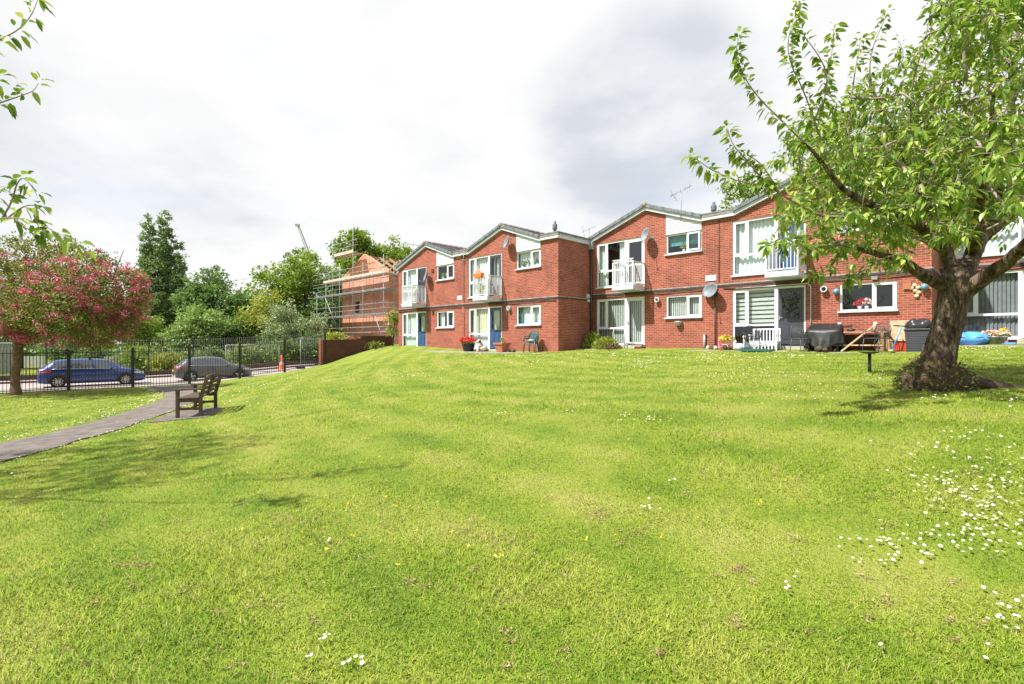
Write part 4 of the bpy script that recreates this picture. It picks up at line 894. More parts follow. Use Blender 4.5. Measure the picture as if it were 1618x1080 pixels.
wagon = [(0, .66, .60, .70, .62, .34), (.04, .98, .90, .82, .60, .26), (.30, 1.16, .95, .885, .64, .22), (.62, 1.39, .96, .90, .625, .2), (.95, 1.455, .955, .91, .62, .2), (1.7, 1.485, .945, .915, .63, .2), (2.35, 1.475, .93, .915, .63, .2), (2.75, 1.43, .925, .915, .62, .2), (3.15, 1.22, .925, .91, .66, .2), (3.5, 1.01, .93, .90, .74, .2), (3.9, .935, .87, .885, .76, .2), (4.25, .82, .76, .84, .70, .2), (4.48, .64, .60, .70, .58, .24), (4.56, .50, .48, .56, .46, .3)]
pb = Vector((-24.3, 25.9, 0)) + FN * .92
car('parked_car', 'blue estate car with roof bars parked beyond the black railing', (pb.x, pb.y, zs(pb) + .0), math.atan2(FD.y, FD.x), wagon, 4.56, .91, M['paint_blue'], (.80, 3.62),
    dict(side=[(.52, 1.30, .72, 1.28), (1.36, 2.22, 1.34, 2.14), (2.30, 3.22, 2.22, 2.78)], trim=(.5, 3.2), seams=(1.33, 2.26, 3.20), handles=(1.48, 2.42), mirror=3.0, rear_lamp=(.03, .52, .80, 1.0), head_lamp=(3.95, 4.44, .60, .76), wind=(2.80, 3.46), rear=(.10, .60), plate=.62), .325, 10, (1.25, 2.1))
hatch = [(0, .62, .56, .68, .60, .34), (.04, .93, .86, .80, .58, .26), (.28, 1.10, .93, .865, .62, .22), (.58, 1.33, .95, .88, .60, .2), (.95, 1.43, .95, .89, .61, .2), (1.6, 1.475, .94, .895, .62, .2), (2.1, 1.46, .92, .895, .62, .2), (2.45, 1.40, .91, .895, .62, .2), (2.9, 1.16, .905, .89, .66, .2), (3.18, 1.0, .91, .88, .74, .2), (3.55, .92, .86, .865, .75, .2), (3.9, .80, .74, .81, .68, .2), (4.10, .62, .58, .67, .56, .24), (4.18, .48, .46, .54, .46, .3)]
pg = Vector((-.664 * 29.6, 29.6, 0)) + FN * .9
car('parked_car', 'grey hatchback parked ahead of the blue estate', (pg.x, pg.y, zs(pg)), math.atan2(FD.y, FD.x) + .0, hatch, 4.18, .89, M['paint_grey'], (.78, 3.36),
    dict(side=[(.72, 1.62, .92, 1.60), (1.70, 2.85, 1.68, 2.42)], trim=(.7, 2.9), seams=(1.66, 2.9), handles=(1.85,), mirror=2.72, rear_lamp=(.03, .50, .80, .95), head_lamp=(3.6, 4.06, .58, .74), wind=(2.50, 3.14), rear=(.10, .56), plate=.60), .32, 5, ())

# ---------------------------------------------------------------- bench
bd = Vector((-.32, .947, 0)); bn = Vector((-.947, -.32, 0)); b0 = Vector((-7.49, 12.2, 0))
br = thing('park_bench', 'weathered dark wooden bench facing away beside the tarmac path', 'bench', (b0.x, b0.y, gz(b0.x, b0.y) + .02), math.atan2(bd.y, bd.x))
BL = 1.62; zl = lambda x: gz(b0.x + bd.x * x, b0.y + bd.y * x) - gz(b0.x, b0.y)
# local x along the bench, y towards the sitter's front
for x in (.04, BL - .04):
    z0 = min(zl(x), .0) - .03
    mb = MB(); mb.bar((x, .02, z0), (x, .02, .42), .075, .075, up=(1, 0, 0)); mb.bar((x, .02, .419), (x, -.12, .93), .075, .075, up=(1, 0, 0)); mb.build('rear_post', M['wood_dark'], br, bevel=.006)
    mb = MB(); mb.bar((x, .50, z0), (x, .50, .62), .075, .075, up=(1, 0, 0)); mb.build('front_leg', M['wood_dark'], br, bevel=.006)
    mb = MB(); mb.box(x - .045, x + .045, -.03, .60, .621, .655); mb.build('armrest', M['wood_dark'], br, bevel=.008)
    mb = MB(); mb.box(x - .025, x + .025, .06, .46, .14, .20); mb.box(x - .028, x + .028, .06, .46, .33, .405); mb.build('side_rail', M['wood_dark'], br, bevel=.005)
mb = MB()
for k in range(5): mb.box(-.01, BL + .01, .06 + k * .094, .06 + k * .094 + .08, .407, .435)
mb.box(.08, BL - .08, .47, .50, .32, .405); mb.box(.08, BL - .08, .22, .26, .15, .19); mb.build('seat', M['wood_dark'], br, bevel=.004)
for k in range(4):
    t = .10 + k * .27; z = .47 + .42 * t * 1.02; y = .02 - .14 * t * .98 + .045
    mb = MB()
    if k == 3: mb.prism([(.08, z - .03), (BL - .08, z - .03), (BL - .08, z + .05), (BL * .75, z + .09), (BL * .5, z + .10), (BL * .25, z + .09), (.08, z + .05)], y - .014, y + .014)
    else: mb.box(.08, BL - .08, y - .013, y + .013, z - .035, z + .035)
    mb.build('back_slat', M['wood_dark'], br, bevel=.004)
mb = MB(); mb.bar((BL * .5, .045, .43), (BL * .5, -.10, .93), .07, .03, up=(1, 0, 0)); mb.build('back_brace', M['wood_dark'], br)

# ---------------------------------------------------------------- things along the fronts
def put(name, label, cat, b, px, p, rz=0.0, group=None, dz=0.0):
    w = fac(b, px, p); return thing(name, label, cat, (w.x, w.y, w.z + .004 + dz), RZ + rz, group)
def petals(name, par, n, c, r, size, mat, up=.5):
    d = rand_dirs(n); d[:, 2] = np.abs(d[:, 2]) * up + .1; rad = RNG.uniform(.55, 1, (n, 1)); pos = np.array(c) + d * np.array(r) * rad
    V, Fa, k = leaf_arrays(pos, rand_dirs(n) + d * .6, rand_dirs(n), RNG.uniform(.7, 1.3, n) * size, RNG.uniform(.6, 1., n) * size, 'card')
    return np_mesh(name, V, Fa, M[mat], par, np.repeat(RNG.uniform(0, 1, n), k))
def pot(r, h, mat, par, name='pot', rim=.03):
    mb = MB(); mb.lathe([(0, 0), (r * .72, 0), (r * .95, h - rim * 1.4), (r + .012, h - rim * 1.4), (r + .015, h), (r * .88, h), (r * .86, h - .05), (0, h - .05)], 24); mb.build(name, M[mat], par)
    mb = MB(); mb.lathe([(0, h - .046), (r * .86, h - .047)], 20); mb.build('soil', M['soil'], par)
r = put('flower_tub', 'dark tub overflowing with bright red flowers on the left patio', 'planter', 'A', 740, .75); pot(.36, .42, 'plastic_black', r); petals('flowers', r, 320, (0, 0, .50), (.55, .5, .34), .10, 'lf_red'); petals('foliage', r, 160, (0, 0, .42), (.42, .4, .25), .10, 'lf_mid')
mb = MB(); mb.tube([(.1, .0, .4), (.13, .0, .9)], .01, 5); mb.build('stem', M['lf_mid'], r); petals('tall_flower', r, 24, (.13, 0, .92), (.09, .09, .1), .07, 'lf_red')
r = put('terracotta_pot', 'square terracotta pot with a small shrub beside the blue door', 'plant pot', 'A', 793.5, .70)
mb = MB(); V = []
for w, z in ((.19, 0), (.27, .36), (.31, .36), (.315, .45), (.26, .45), (.25, .40)): V += [(-w, -w, z), (w, -w, z), (w, w, z), (-w, w, z)]
mb.mesh(V, [(i * 4 + k, i * 4 + (k + 1) % 4, i * 4 + 4 + (k + 1) % 4, i * 4 + 4 + k) for i in range(5) for k in range(4)] + [(3, 2, 1, 0), (20, 21, 22, 23)]); mb.build('pot', M['terra'], r, bevel=.01); petals('plant', r, 70, (0, 0, .42), (.12, .12, .32), .07, 'lf_mid', 1)
# dog ornament lying by the tub: body one mesh
r = put('dog_ornament', 'pale seated dog ornament between the red flowers and the blue door', 'ornament', 'A', 762, .55, -.5)
mb = MB(); mb.ball((0, .05, .17), (.17, .24, .17), 0, 14); mb.ball((0, -.10, .33), (.13, .14, .18), 0, 14); mb.ball((0, -.17, .52), (.105, .12, .105), 0, 14); mb.ball((0, -.29, .49), (.055, .07, .05), 0, 10); mb.tube([(.08, -.2, .3), (.08, -.24, .02), (.08, -.30, .02)], .04, 8); mb.tube([(-.08, -.2, .3), (-.08, -.24, .02), (-.08, -.30, .02)], .04, 8); mb.tube([(0, .26, .12), (.1, .36, .08), (.2, .36, .06)], .03, 7)
b = mb.build('body', M['fur'], r); q = b.modifiers.new('remesh', 'REMESH'); q.mode = 'VOXEL'; q.voxel_size = .018; q.use_smooth_shade = True
for s in (-1, 1): mb = MB(); mb.ball((s * .10, -.15, .50), (.03, .05, .10), 0, 8); mb.build('ear', M['plastic_black'], r)
mb = MB(); mb.ball((0, -.36, .50), .02, 0, 8); mb.build('nose', M['plastic_black'], r)
r = put('boots', 'pair of dark shoes left on the paving beside the terracotta pot', 'shoes', 'A', 808, .55, .4)
for s in (-1, 1):
    mb = MB(); mb.mesh(*(lambda V, Fs: (V, Fs))([(s * .12 + x, y, z) for x, y, z in ((-.06, -.2, 0), (.06, -.2, 0), (.06, .12, 0), (-.06, .12, 0), (-.05, -.19, .07), (.05, -.19, .07), (.05, -.02, .12), (-.05, -.02, .12), (.055, .11, .14), (-.055, .11, .14))], [(3, 2, 1, 0), (0, 1, 5, 4), (4, 5, 6, 7), (7, 6, 8, 9), (1, 2, 8, 6, 5), (2, 3, 9, 8), (3, 0, 4, 7, 9)])); mb.build('shoe', M['plastic_black'], r, bevel=.015)
def plastic_chair(r):
    mb = MB(); V = []
    mb.mesh([(-.24, -.24, .43), (.24, -.24, .43), (.22, .2, .42), (-.22, .2, .42), (-.24, -.24, .40), (.24, -.24, .40), (.22, .2, .39), (-.22, .2, .39)], [(0, 1, 2, 3), (7, 6, 5, 4), (0, 4, 5, 1), (1, 5, 6, 2), (2, 6, 7, 3), (3, 7, 4, 0)]); mb.build('seat', M['green_plastic'], r, bevel=.015)
    mb = MB(); rim = [(-.20, .19, .46), (-.235, .25, .66), (-.20, .29, .82), (-.1, .32, .90), (0, .325, .92), (.1, .32, .90), (.20, .29, .82), (.235, .25, .66), (.20, .19, .46)]; mb.tube(rim, .02, 8)
    for k in range(7): x = -.165 + k * .055; zt = .90 - abs(x) * .5; mb.bar((x * .9, .2, .42), (x, .2 + .125, zt), .034, .012)
    mb.build('backrest', M['green_plastic'], r)
    for s in (-1, 1):
        mb = MB(); mb.tube([(s * .235, .25, .66), (s * .29, .1, .66), (s * .30, -.12, .65), (s * .285, -.25, .62), (s * .27, -.27, .45)], .024, 8); mb.build('armrest', M['green_plastic'], r)
        mb = MB(); mb.tube([(s * .25, -.25, .43), (s * .28, -.29, 0)], [.035, .026], 8); mb.build('leg', M['green_plastic'], r)
        mb = MB(); mb.tube([(s * .21, .2, .42), (s * .24, .31, 0)], [.035, .026], 8); mb.build('leg', M['green_plastic'], r)
for k in range(2):
    r = put('garden_chair', ('upper' if k else 'lower') + ' one of two stacked dark green plastic chairs by the wall', 'chair', 'A', 840, .62, .35, 'stacked green plastic chairs', dz=.10 * k); plastic_chair(r)
    if k: mb = MB(); mb.ball((0, -.02, .465), (.17, .17, .035), 0, 12, .25); c = mb.build('towel', M['white']); c.location = r.location; c.rotation_euler = r.rotation_euler; tag(c, 'crumpled white cloth lying on the green chair seat', 'cloth')
def shrub(name, label, cat, loc, r, n, size, mat, group=None, stem=True):
    o = thing(name, label, cat, loc, 0, group); d = rand_dirs(n); d[:, 2] = np.abs(d[:, 2]); pos = d * np.array(r) * RNG.uniform(.35, 1, (n, 1)) ** .6
    V, Fa, k = leaf_arrays(pos, d + rand_dirs(n) * .7 + np.array([0, 0, .3]), rand_dirs(n), RNG.uniform(.7, 1.4, n) * size, RNG.uniform(.35, .6, n) * size, 'card')
    np_mesh('foliage', V, Fa, M[mat], o, np.repeat(RNG.uniform(0, 1, n), k))
    if stem:
        mb = MB()
        for q in range(6): a = RNG.uniform(0, 6.28); mb.tube([(0, 0, -.05), (r[0] * .3 * math.cos(a), r[1] * .3 * math.sin(a), r[2] * .4), (r[0] * .6 * math.cos(a), r[1] * .6 * math.sin(a), r[2] * .8)], [.02, .012, .006], 5)
        mb.build('stems', M['bark_far'], o)
    return o
w = fac('B', 938, .55); shrub('leafy_plant', 'green leafy clump in the inner corner by the drainpipe', 'plant', (w.x, w.y, w.z - .05), (.48, .45, .82), 520, .16, 'lf_mid')
w = fac('B', 958, .75); shrub('golden_shrub', 'golden yellow low shrub in front of the white glazed door', 'shrub', (w.x, w.y, w.z - .05), (.62, .5, .58), 800, .12, 'lf_yel')
w = fac('B', 970, .95); shrub('rusty_plant', 'reddish brown low plant at the foot of the golden shrub', 'plant', (w.x, w.y, w.z - .04), (.4, .32, .26), 240, .10, 'lf_brown')
r = put('grab_rail', 'white tubular hoop handrail at the white glazed doors', 'handrail', 'B', 969, .45); mb = MB(); mb.tube([(0, 0, 0), (0, 0, .78), (.05, 0, .9), (.16, .0, .97), (.55, 0, 1.02), (.6, 0, 1.0), (.6, 0, 0)], .022, 10); mb.build('rail', M['upvc'], r)
r = put('brick_block', 'dark brick block beside the white door step', 'brick', 'B', 1011, .45); mb = MB(); mb.box(-.22, .22, -.1, .1, 0, .11); mb.build('block', M['brick_dark'], r, bevel=.008); mb = MB(); mb.box(-.2, .1, -.09, .09, .111, .16); mb.build('tile', M['terra'], r, bevel=.005)
r = put('flower_pot', 'small pot of yellow flowers beside the dish mast', 'plant pot', 'B', 1146, .6); pot(.14, .24, 'stone', r); petals('flowers', r, 60, (0, 0, .42), (.24, .2, .24), .11, 'lf_yflower'); petals('foliage', r, 110, (.1, 0, .3), (.3, .25, .5), .06, 'lf_haw')
for px, p, lab, h in ((1127, .5, 'dark lumpy rockery stones left of the yellow flowers', .2), (1160, .75, 'dark little planter between the yellow flowers and the scroll chair', .24)):
    r = put('rockery', lab, 'stones', 'B', px, p)
    for k in range(7): mb = MB(); mb.ball((RNG.uniform(-.32, .32), RNG.uniform(-.12, .12), h * .4), (RNG.uniform(.07, .13), .1, h * RNG.uniform(.4, .65)), 0, 9, .15); mb.build('stone', M['stone'] if k % 3 == 0 else M['soil'], r)
def bird_figure(px, p, s, lab, mat):
    r = put('bird_ornament', lab, 'ornament', 'B', px, p, RNG.uniform(-1, 1), 'white ornaments by the scroll chair'); mb = MB(); mb.ball((0, 0, .12 * s), (.08 * s, .13 * s, .10 * s), 0, 12); mb.tube([(0, -.09 * s, .15 * s), (0, -.13 * s, .26 * s), (0, -.12 * s, .33 * s)], [.045 * s, .03 * s, .035 * s], 8); mb.ball((0, -.13 * s, .34 * s), .045 * s, 0, 10)
    b = mb.build('body', M[mat], r); q = b.modifiers.new('remesh', 'REMESH'); q.mode = 'VOXEL'; q.voxel_size = .012 * s; q.use_smooth_shade = True
    mb = MB(); mb.tube([(0, -.16 * s, .34 * s), (0, -.22 * s, .33 * s)], [.016 * s, .003], 6); mb.build('beak', M['orange'], r)
bird_figure(1168, 1.0, 1.0, 'white bird ornament at the left foot of the scroll chair', 'white'); bird_figure(1179, .85, 1.5, 'taller white bird ornament under the scroll chair', 'white'); bird_figure(1139, .95, 1.1, 'pinkish bird ornament in front of the yellow flowers', 'pink')
def wire_chair(px, p, rz, lab, scroll):
    r = put('metal_chair', lab, 'chair', 'B', px, p, rz, 'metal garden chairs along the right fronts'); m = M['black'] if scroll else M['iron']
    mb = MB(); mb.tube([(-.24, .22, .44), (-.25, .27, .72), (-.2, .29, .88), (0, .31, .94), (.2, .29, .88), (.25, .27, .72), (.24, .22, .44)], .014, 7)
    if scroll:
        for q in range(4): a = q * 1.57; mb.tube([(.0, .28, .70)] + [(.11 * math.cos(a + t) * t / 2.6, .28, .70 + .15 * math.sin(a + t) * t / 2.6) for t in np.linspace(.3, 3.2, 10)], .007, 5)
        mb.tube([(-.25, .26, .62), (.25, .26, .62)], .008, 5)
    else:
        for k in range(11): x = -.2 + k * .04; mb.tube([(x, .225, .46), (x, .29, .87 - abs(x) * .15)], .006, 5)
    mb.build('backrest', m, r)
    mb = MB(); mb.tube([(-.24, -.22, .44), (.24, -.22, .44), (.24, .22, .44), (-.24, .22, .44), (-.24, -.22, .44)], .013, 7)
    for k in range(12): y = -.2 + k * .036; mb.tube([(-.24, y, .44), (.24, y, .44)], .006, 4)
    mb.build('seat', m, r)
    for s in (-1, 1):
        mb = MB(); mb.tube([(s * .255, .26, .66), (s * .28, .0, .68), (s * .28, -.2, .66), (s * .25, -.24, .45)], .013, 7); mb.build('armrest', m, r)
        for y, dy in ((-.22, -.05), (.22, .06)): mb = MB(); mb.tube([(s * .24, y, .44), (s * .26, y + dy, 0)], .012, 7); mb.build('leg', m, r)
wire_chair(1187, .95, .5, 'thin black scrollwork metal chair left of the white slatted bench', True)
wire_chair(1268, 1.0, .9, 'dark mesh metal chair in front of the dark grey door', False)
wire_chair(1385, 1.05, -.5, 'dark metal armchair in front of the wooden table', False)
r = put('slatted_bench', 'white slatted bench under the striped blind window', 'bench', 'B', 1210, .45, .0)
mb = MB(); n = 9
for k in range(n): x = -.52 + 1.04 * k / (n - 1); mb.box(x - .022, x + .022, .10, .12, .40, .84)
mb.box(-.56, .56, .095, .125, .84, .90); mb.box(-.56, .56, .095, .125, .33, .40); mb.build('backrest', M['upvc'], r)
mb = MB()
for k in range(5): mb.box(-.56, .56, -.36 + k * .09, -.29 + k * .09, .38, .405)
mb.box(-.54, .54, -.36, -.335, .22, .378)
for k in range(8): mb.box(-.5 + k * .14, -.44 + k * .14, -.352, -.335, .06, .22)
mb.build('seat', M['upvc'], r)
for x in (-.55, .55):
    for y0, y1, h in ((-.36, -.30, .62), (.07, .13, .9)): mb = MB(); mb.box(x - .02, x + .02, y0 + .008, y1 - .008, 0, h); mb.build('leg', M['upvc'], r)
    mb = MB(); mb.box(x - .04, x + .04, -.40, .07, .621, .65); mb.build('armrest', M['upvc'], r)
r.scale = (.84, .9, .92)
r = put('green_tray', 'dark green shallow tray lying before the white bench', 'tray', 'B', 1196, 1.15); mb = MB(); mb.box(-.5, .5, -.2, .2, 0, .02); mb.box(-.5, .5, -.22, -.2, 0, .07); mb.box(-.5, .5, .2, .22, 0, .07); mb.box(-.52, -.5, -.22, .22, 0, .07); mb.box(.5, .52, -.22, .22, 0, .07); mb.build('tray', M['green_plastic'], r)
# covered barbecue: draped cover with folds and a sagging hem
r = put('covered_barbecue', 'bulky barbecue under a black draped cover beside the dark grey door', 'barbecue', 'B', 1303, .72)
mb = MB(); n = 56; V = []; rings = 14
for i in range(rings + 1):
    t = i / rings
    for k in range(n):
        a = 2 * math.pi * k / n; c, s = math.cos(a), math.sin(a); q = (abs(c) ** 9 + abs(s) ** 9) ** (-1 / 9)
        if t < .25: u = t / .25; rx, ry, z = .50 * q * u, .30 * q * u, .84 + .02 * (1 - u) + .13 * u * q * s
        else:
            u = (t - .25) / .75; fold = .085 * u * math.sin(a * 7 + 2 * math.sin(a * 2)) + .06 * u * math.sin(a * 15 + 1) * math.sin(u * 4 + a); rx, ry = q * (.50 + .05 * u) + fold, q * (.30 + .06 * u) + fold; zt = .835 + .13 * q * s; zh = .10 + (.26 * abs(c) ** 2 if s < 0 else 0) + .05 * math.sin(a * 5); z = zt + (zh - zt) * u
        V.append((rx * c, ry * s, z))
mb.mesh(V, [(i * n + k, (i + 1) * n + k, (i + 1) * n + (k + 1) % n, i * n + (k + 1) % n) for i in range(0, rings) for k in range(n)], 0, True); c = mb.build('cover', M['tarp'], r); c.modifiers.new('thick', 'SOLIDIFY').thickness = .008
for x in (-.42, .42):
    for y in (-.22, .22): mb = MB(); mb.tube([(x, y, 0), (x, y, .5)], .025, 8); mb.build('leg', M['black'], r)
mb = MB(); mb.ball((-.05, -.5, .10), (.13, .1, .09), 0, 10, .35); mb.ball((.12, -.52, .07), (.10, .08, .06), 0, 10, .35); c = mb.build('firewood', M['wood_dark']); c.location = r.location; c.rotation_euler = r.rotation_euler; tag(c, 'crumpled brown paper bundle at the foot of the black cover', 'bundle')
# wooden shelf table
r = put('wooden_table', 'rough two shelf wooden table against the brick wall', 'table', 'B', 1362, .42)
mb = MB(); mb.box(-.95, .72, -.28, .28, .62, .67); mb.build('top', M['wood'], r, bevel=.005); mb = MB(); mb.box(-.9, .62, -.30, .24, .20, .24); mb.build('shelf', M['wood_pale'], r, bevel=.005)
for x in (-.86, .58):
    for y in (-.24, .22): mb = MB(); mb.box(x - .05, x + .05, y - .04, y + .04, 0, .618); mb.build('leg', M['wood'], r, bevel=.005)
mb = MB(); mb.box(-.91, .64, .20, .24, .30, .58); mb.build('back_panel', M['wood_dark'], r)
mb = MB(); mb.box(-1.02, -.90, -.30, -.2, 0, .84); mb.build('corner_post', M['wood'], r)
def tabletop(x, y, label, name, cat, f, group=None):
    t = D.objects.new(name, None); w = on(r.location, x, .672, y); mb = MB(); f(mb); o = mb.build(name, M['white'] if name == 'pillar_candle' else M['plastic_black'], loc=w); D.objects.remove(t); tag(o, label, cat, group); return o
cyl = lambda rr_, h: (lambda mb: mb.lathe([(0, 0), (rr_, 0), (rr_, h), (rr_ * .8, h + .005), (rr_ * .7, h - .01), (0, h - .012)], 16))
tabletop(-.62, -.05, 'left white pillar candle on the wooden table', 'pillar_candle', 'candle', cyl(.055, .30)); tabletop(.35, .05, 'right white pillar candle on the wooden table, nearer the chair', 'pillar_candle', 'candle', cyl(.055, .30))
tabletop(-.3, 0, 'dark round dish on the table between the candles', 'dish', 'dish', lambda mb: mb.lathe([(0, 0), (.08, 0), (.13, .05), (.10, .09), (0, .12)], 14))
for lab, a, b, w_, m_ in (('pale wooden pole leaning across the wooden table', (1329, 1.15, .02), (1385, .45, .92), .04, 'wood_pale'), ('dark plank resting from the cover onto the wooden table', (1312, .85, .80), (1346, .35, .86), .075, 'wood_dark'), ('short dark stick leaning at the table leg', (1318, 1.0, .02), (1333, .6, .45), .03, 'wood_dark')):
    pa, pb_ = fac('B', a[0], a[1]), fac('B', b[0], b[1]); mb = MB(); c = Vector((pa.x, pa.y, pa.z + a[2])); e = Vector((pb_.x, pb_.y, pb_.z + b[2])); mb.bar((0, 0, 0), e - c, w_); tag(mb.build('wooden_pole', M[m_], loc=c, bevel=.003), lab, 'pole')
r = put('kennel_roof', 'small triangular wooden hutch right of the table', 'hutch', 'B', 1397, .38, .2); r.scale = (.72, .8, 1.0)
mb = MB(); mb.prism([(-.34, 0), (.34, 0), (.30, .30), (0, .72), (-.30, .30)], -.3, .3); mb.build('body', M['wood'], r); mb = MB(); mb.prism([(-.36, .28), (-.40, .30), (0, .79), (.40, .30), (.36, .28), (0, .725)], -.36, .36); mb.build('roof', M['wood_dark'], r)
r = put('wooden_box', 'plywood play kitchen with red base against the brick wall', 'toy kitchen', 'B', 1423, .35); mb = MB(); mb.box(-.27, .23, -.05, .10, .40, 1.0); mb.build('back_panel', M['wood_pale'], r, bevel=.01); mb = MB(); mb.box(-.34, .23, -.25, .10, .36, .399); mb.build('worktop', M['wood_pale'], r); mb = MB(); mb.box(-.24, .22, -.2, .10, 0, .359); mb.box(.232, .30, -.2, .12, 0, 1.05); mb.build('cabinet', M['red'], r, bevel=.01); mb = MB(); mb.box(-.16, .16, -.215, -.201, .06, .3); mb.build('door', M['red'], r)
r = put('toy_scooter', 'child scooter with T handle leaning on the red toy kitchen', 'scooter', 'B', 1418, .85)
mb = MB(); mb.tube([(-.12, 0, .12), (.10, .12, .82)], .018, 8); mb.build('stem', M['blue_plastic'], r); mb = MB(); mb.tube([(-.12, .11, .84), (.32, .13, .80)], .02, 8); mb.build('handlebar', M['black'], r); mb = MB(); mb.bar((-.12, 0, .10), (-.1, -.5, .08), .1, .025); mb.build('deck', M['blue_plastic'], r)
for p in ((-.12, .04, .06), (-.1, -.5, .06)): mb = MB(); mb.lathe([(0, -.02), (.055, -.02), (.06, 0), (.055, .02), (0, .02)], 14, p); w = mb.build('wheel', M['yellow'], r)
r = put('wicker_bin', 'dark grey woven bin with a bulging black bag beside the tree trunk', 'bin', 'B', 1452, .55)
mb = MB()
for k in range(26):
    z = k * .026; w = .27 + .05 * k / 26; q = .008 * (k % 2); mb.box(-w - q, w + q, -w * .85 - q, w * .85 + q, z, z + .0255)
mb.build('basket', M['grey_door'], r, bevel=.004); mb = MB(); mb.box(-.345, .345, -.30, .30, .677, .73); mb.build('rim', M['plastic_black'], r, bevel=.012)
mb = MB(); mb.ball((-.02, 0, .78), (.31, .27, .22), 0, 22, .13); mb.ball((.12, -.04, .86), (.2, .18, .17), 0, 16, .2); mb.ball((-.14, -.03, .88), (.17, .17, .14), 0, 14, .22); mb.build('bag', M['binbag'], r)
r = put('sandpit', 'bright blue plastic shell sandpit right of the tree trunk', 'sandpit', 'C', 1520, .70)
mb = MB(); n = 48; V = []
prof = [(.50, 0), (.60, .10), (.66, .18), (.64, .21), (.58, .15), (.48, .08), (0, .07)]
for rr_, h in prof:
    for k in range(n): a = 2 * math.pi * k / n; q = 1 + .06 * math.cos(a * 8) * (h > .05); V.append((rr_ * q * math.cos(a), rr_ * .75 * q * math.sin(a), h))
mb.mesh(V, [(i * n + k, i * n + (k + 1) % n, (i + 1) * n + (k + 1) % n, (i + 1) * n + k) for i in range(len(prof) - 1) for k in range(n)], 0, True); mb.build('tray', M['blue_plastic'], r)
mb = MB(); V = []
prof = [(.64, .23), (.60, .30), (.46, .38), (.26, .42), (0, .43)]
for rr_, h in prof:
    for k in range(n): a = 2 * math.pi * k / n; q = 1 + .05 * math.cos(a * 8) * (h < .35); V.append((rr_ * q * math.cos(a), rr_ * .75 * q * math.sin(a), h + .03 * math.cos(a * 8) * min(1, rr_ * 2)))
mb.mesh(V, [(i * n + k, i * n + (k + 1) % n, (i + 1) * n + (k + 1) % n, (i + 1) * n + k) for i in range(len(prof) - 1) for k in range(n)], 0, True); mb.build('lid', M['blue_plastic'], r)
r = put('flower_bowl', 'grey bowl of pink and cream flowers under the wide dark window', 'planter', 'C', 1573, .55); pot(.30, .28, 'galv', r, 'bowl'); petals('flowers', r, 240, (0, 0, .32), (.40, .34, .22), .085, 'lf_pink'); petals('foliage', r, 110, (0, 0, .30), (.34, .3, .15), .09, 'lf_mid'); petals('tall_flowers', r, 24, (.15, 0, .42), (.12, .12, .2), .08, 'lf_yflower')
r = put('toy_boat', 'little pink and blue toy on the paving right of the flower bowl', 'toy', 'C', 1592, .65); mb = MB(); mb.prism([(-.16, .02), (.16, .02), (.2, .08), (-.2, .08)], -.07, .07); mb.build('hull', M['blue_plastic'], r, bevel=.015); mb = MB(); mb.ball((-.06, 0, .12), (.08, .06, .05), 0, 10); mb.build('cabin', M['pink'], r)
# hung on the fronts and balconies
def ball_orn(o, x, z, lab):
    r = thing('hanging_ball', lab, 'ornament', on(o, x, z, -.12), RZ, 'painted balls hung on the wall'); mb = MB(); mb.ball((0, 0, 0), .105, 0, 16); b = mb.build('ball', [M['galv'], M['teal'], M['blue_plastic']], r)
    for p in b.data.polygons: p.material_index = int((math.atan2(p.center.y, p.center.x) + 3.2) * 1.9) % 3
    mb = MB(); mb.tube([(0, 0, .13), (0, .05, .28), (0, .11, .3)], .006, 5); mb.build('hook', M['black'], r)
ball_orn(B2, 3.92, 1.86, 'blue and silver ball hanging at the left of the lower window'); ball_orn(B2, 6.28, 1.84, 'blue and green ball hanging by the trunk')
r = thing('log_slice_ornament', 'cluster of pale round wood slices on the brick wall', 'ornament', on(B2, 6.05, 1.78, -.02), RZ)
for k, (x, z) in enumerate(((-.02, .14), (-.1, .05), (.07, .06), (.0, -.04), (.08, -.1), (.03, -.2))): mb = MB(); mb.lathe([(0, -.03), (.062, -.03), (.065, .0), (.0, .0)], 14, (x, 0, z), axis='y'); mb.build('slice', M['wood_pale'], r)
r = thing('balcony_planter', 'orange trough of purple flowers hooked on the balcony rail', 'planter', on(A2, 2.42, 3.55, -1.09), RZ); mb = MB(); mb.prism([(-.26, 0), (.26, 0), (.32, .22), (-.32, .22)], -.10, .10); mb.build('trough', M['orange'], r, bevel=.01); petals('flowers', r, 60, (0, 0, .26), (.24, .1, .16), .07, 'lf_pink', 1)
r = thing('balcony_plant', 'small spiky pot plant on the balcony floor', 'plant pot', on(A2, 2.40, 2.605, -.85), RZ); pot(.13, .16, 'terra', r); petals('leaves', r, 60, (0, 0, .2), (.1, .1, .42), .12, 'lf_yel', 1)
def sill_things(o, lst):
    for x, z, mat, lab, nm in lst:
        r = thing(nm, lab, 'house plant' if 'plant' in nm else 'ornament', on(o, x, z, .14), RZ); mb = MB(); mb.lathe([(0, 0), (.05, 0), (.07, .12), (.06, .12), (0, .11)], 12); mb.build('pot', M['white'], r); petals('leaves' if 'plant' in nm else 'flowers', r, 50, (0, 0, .14), (.15, .06, .22), .09, mat, 1)
sill_things(A1, [(4.45, 3.95, 'lf_mid', 'pot plant inside the upper window of the leftmost flats', 'window_plant'), (4.85, 3.95, 'lf_pink', 'pink flowers inside the upper window of the leftmost flats', 'window_flowers')])
sill_things(A2, [(4.3, 3.95, 'lf_dark', 'dark leaves at the left of the upper window sill above the green chairs', 'window_plant'), (4.65, 3.95, 'lf_mid', 'green leaves in the middle of the upper window above the green chairs', 'window_plant'), (5.25, 3.95, 'lf_dark', 'leaves behind the right light of the window above the green chairs', 'window_plant')])
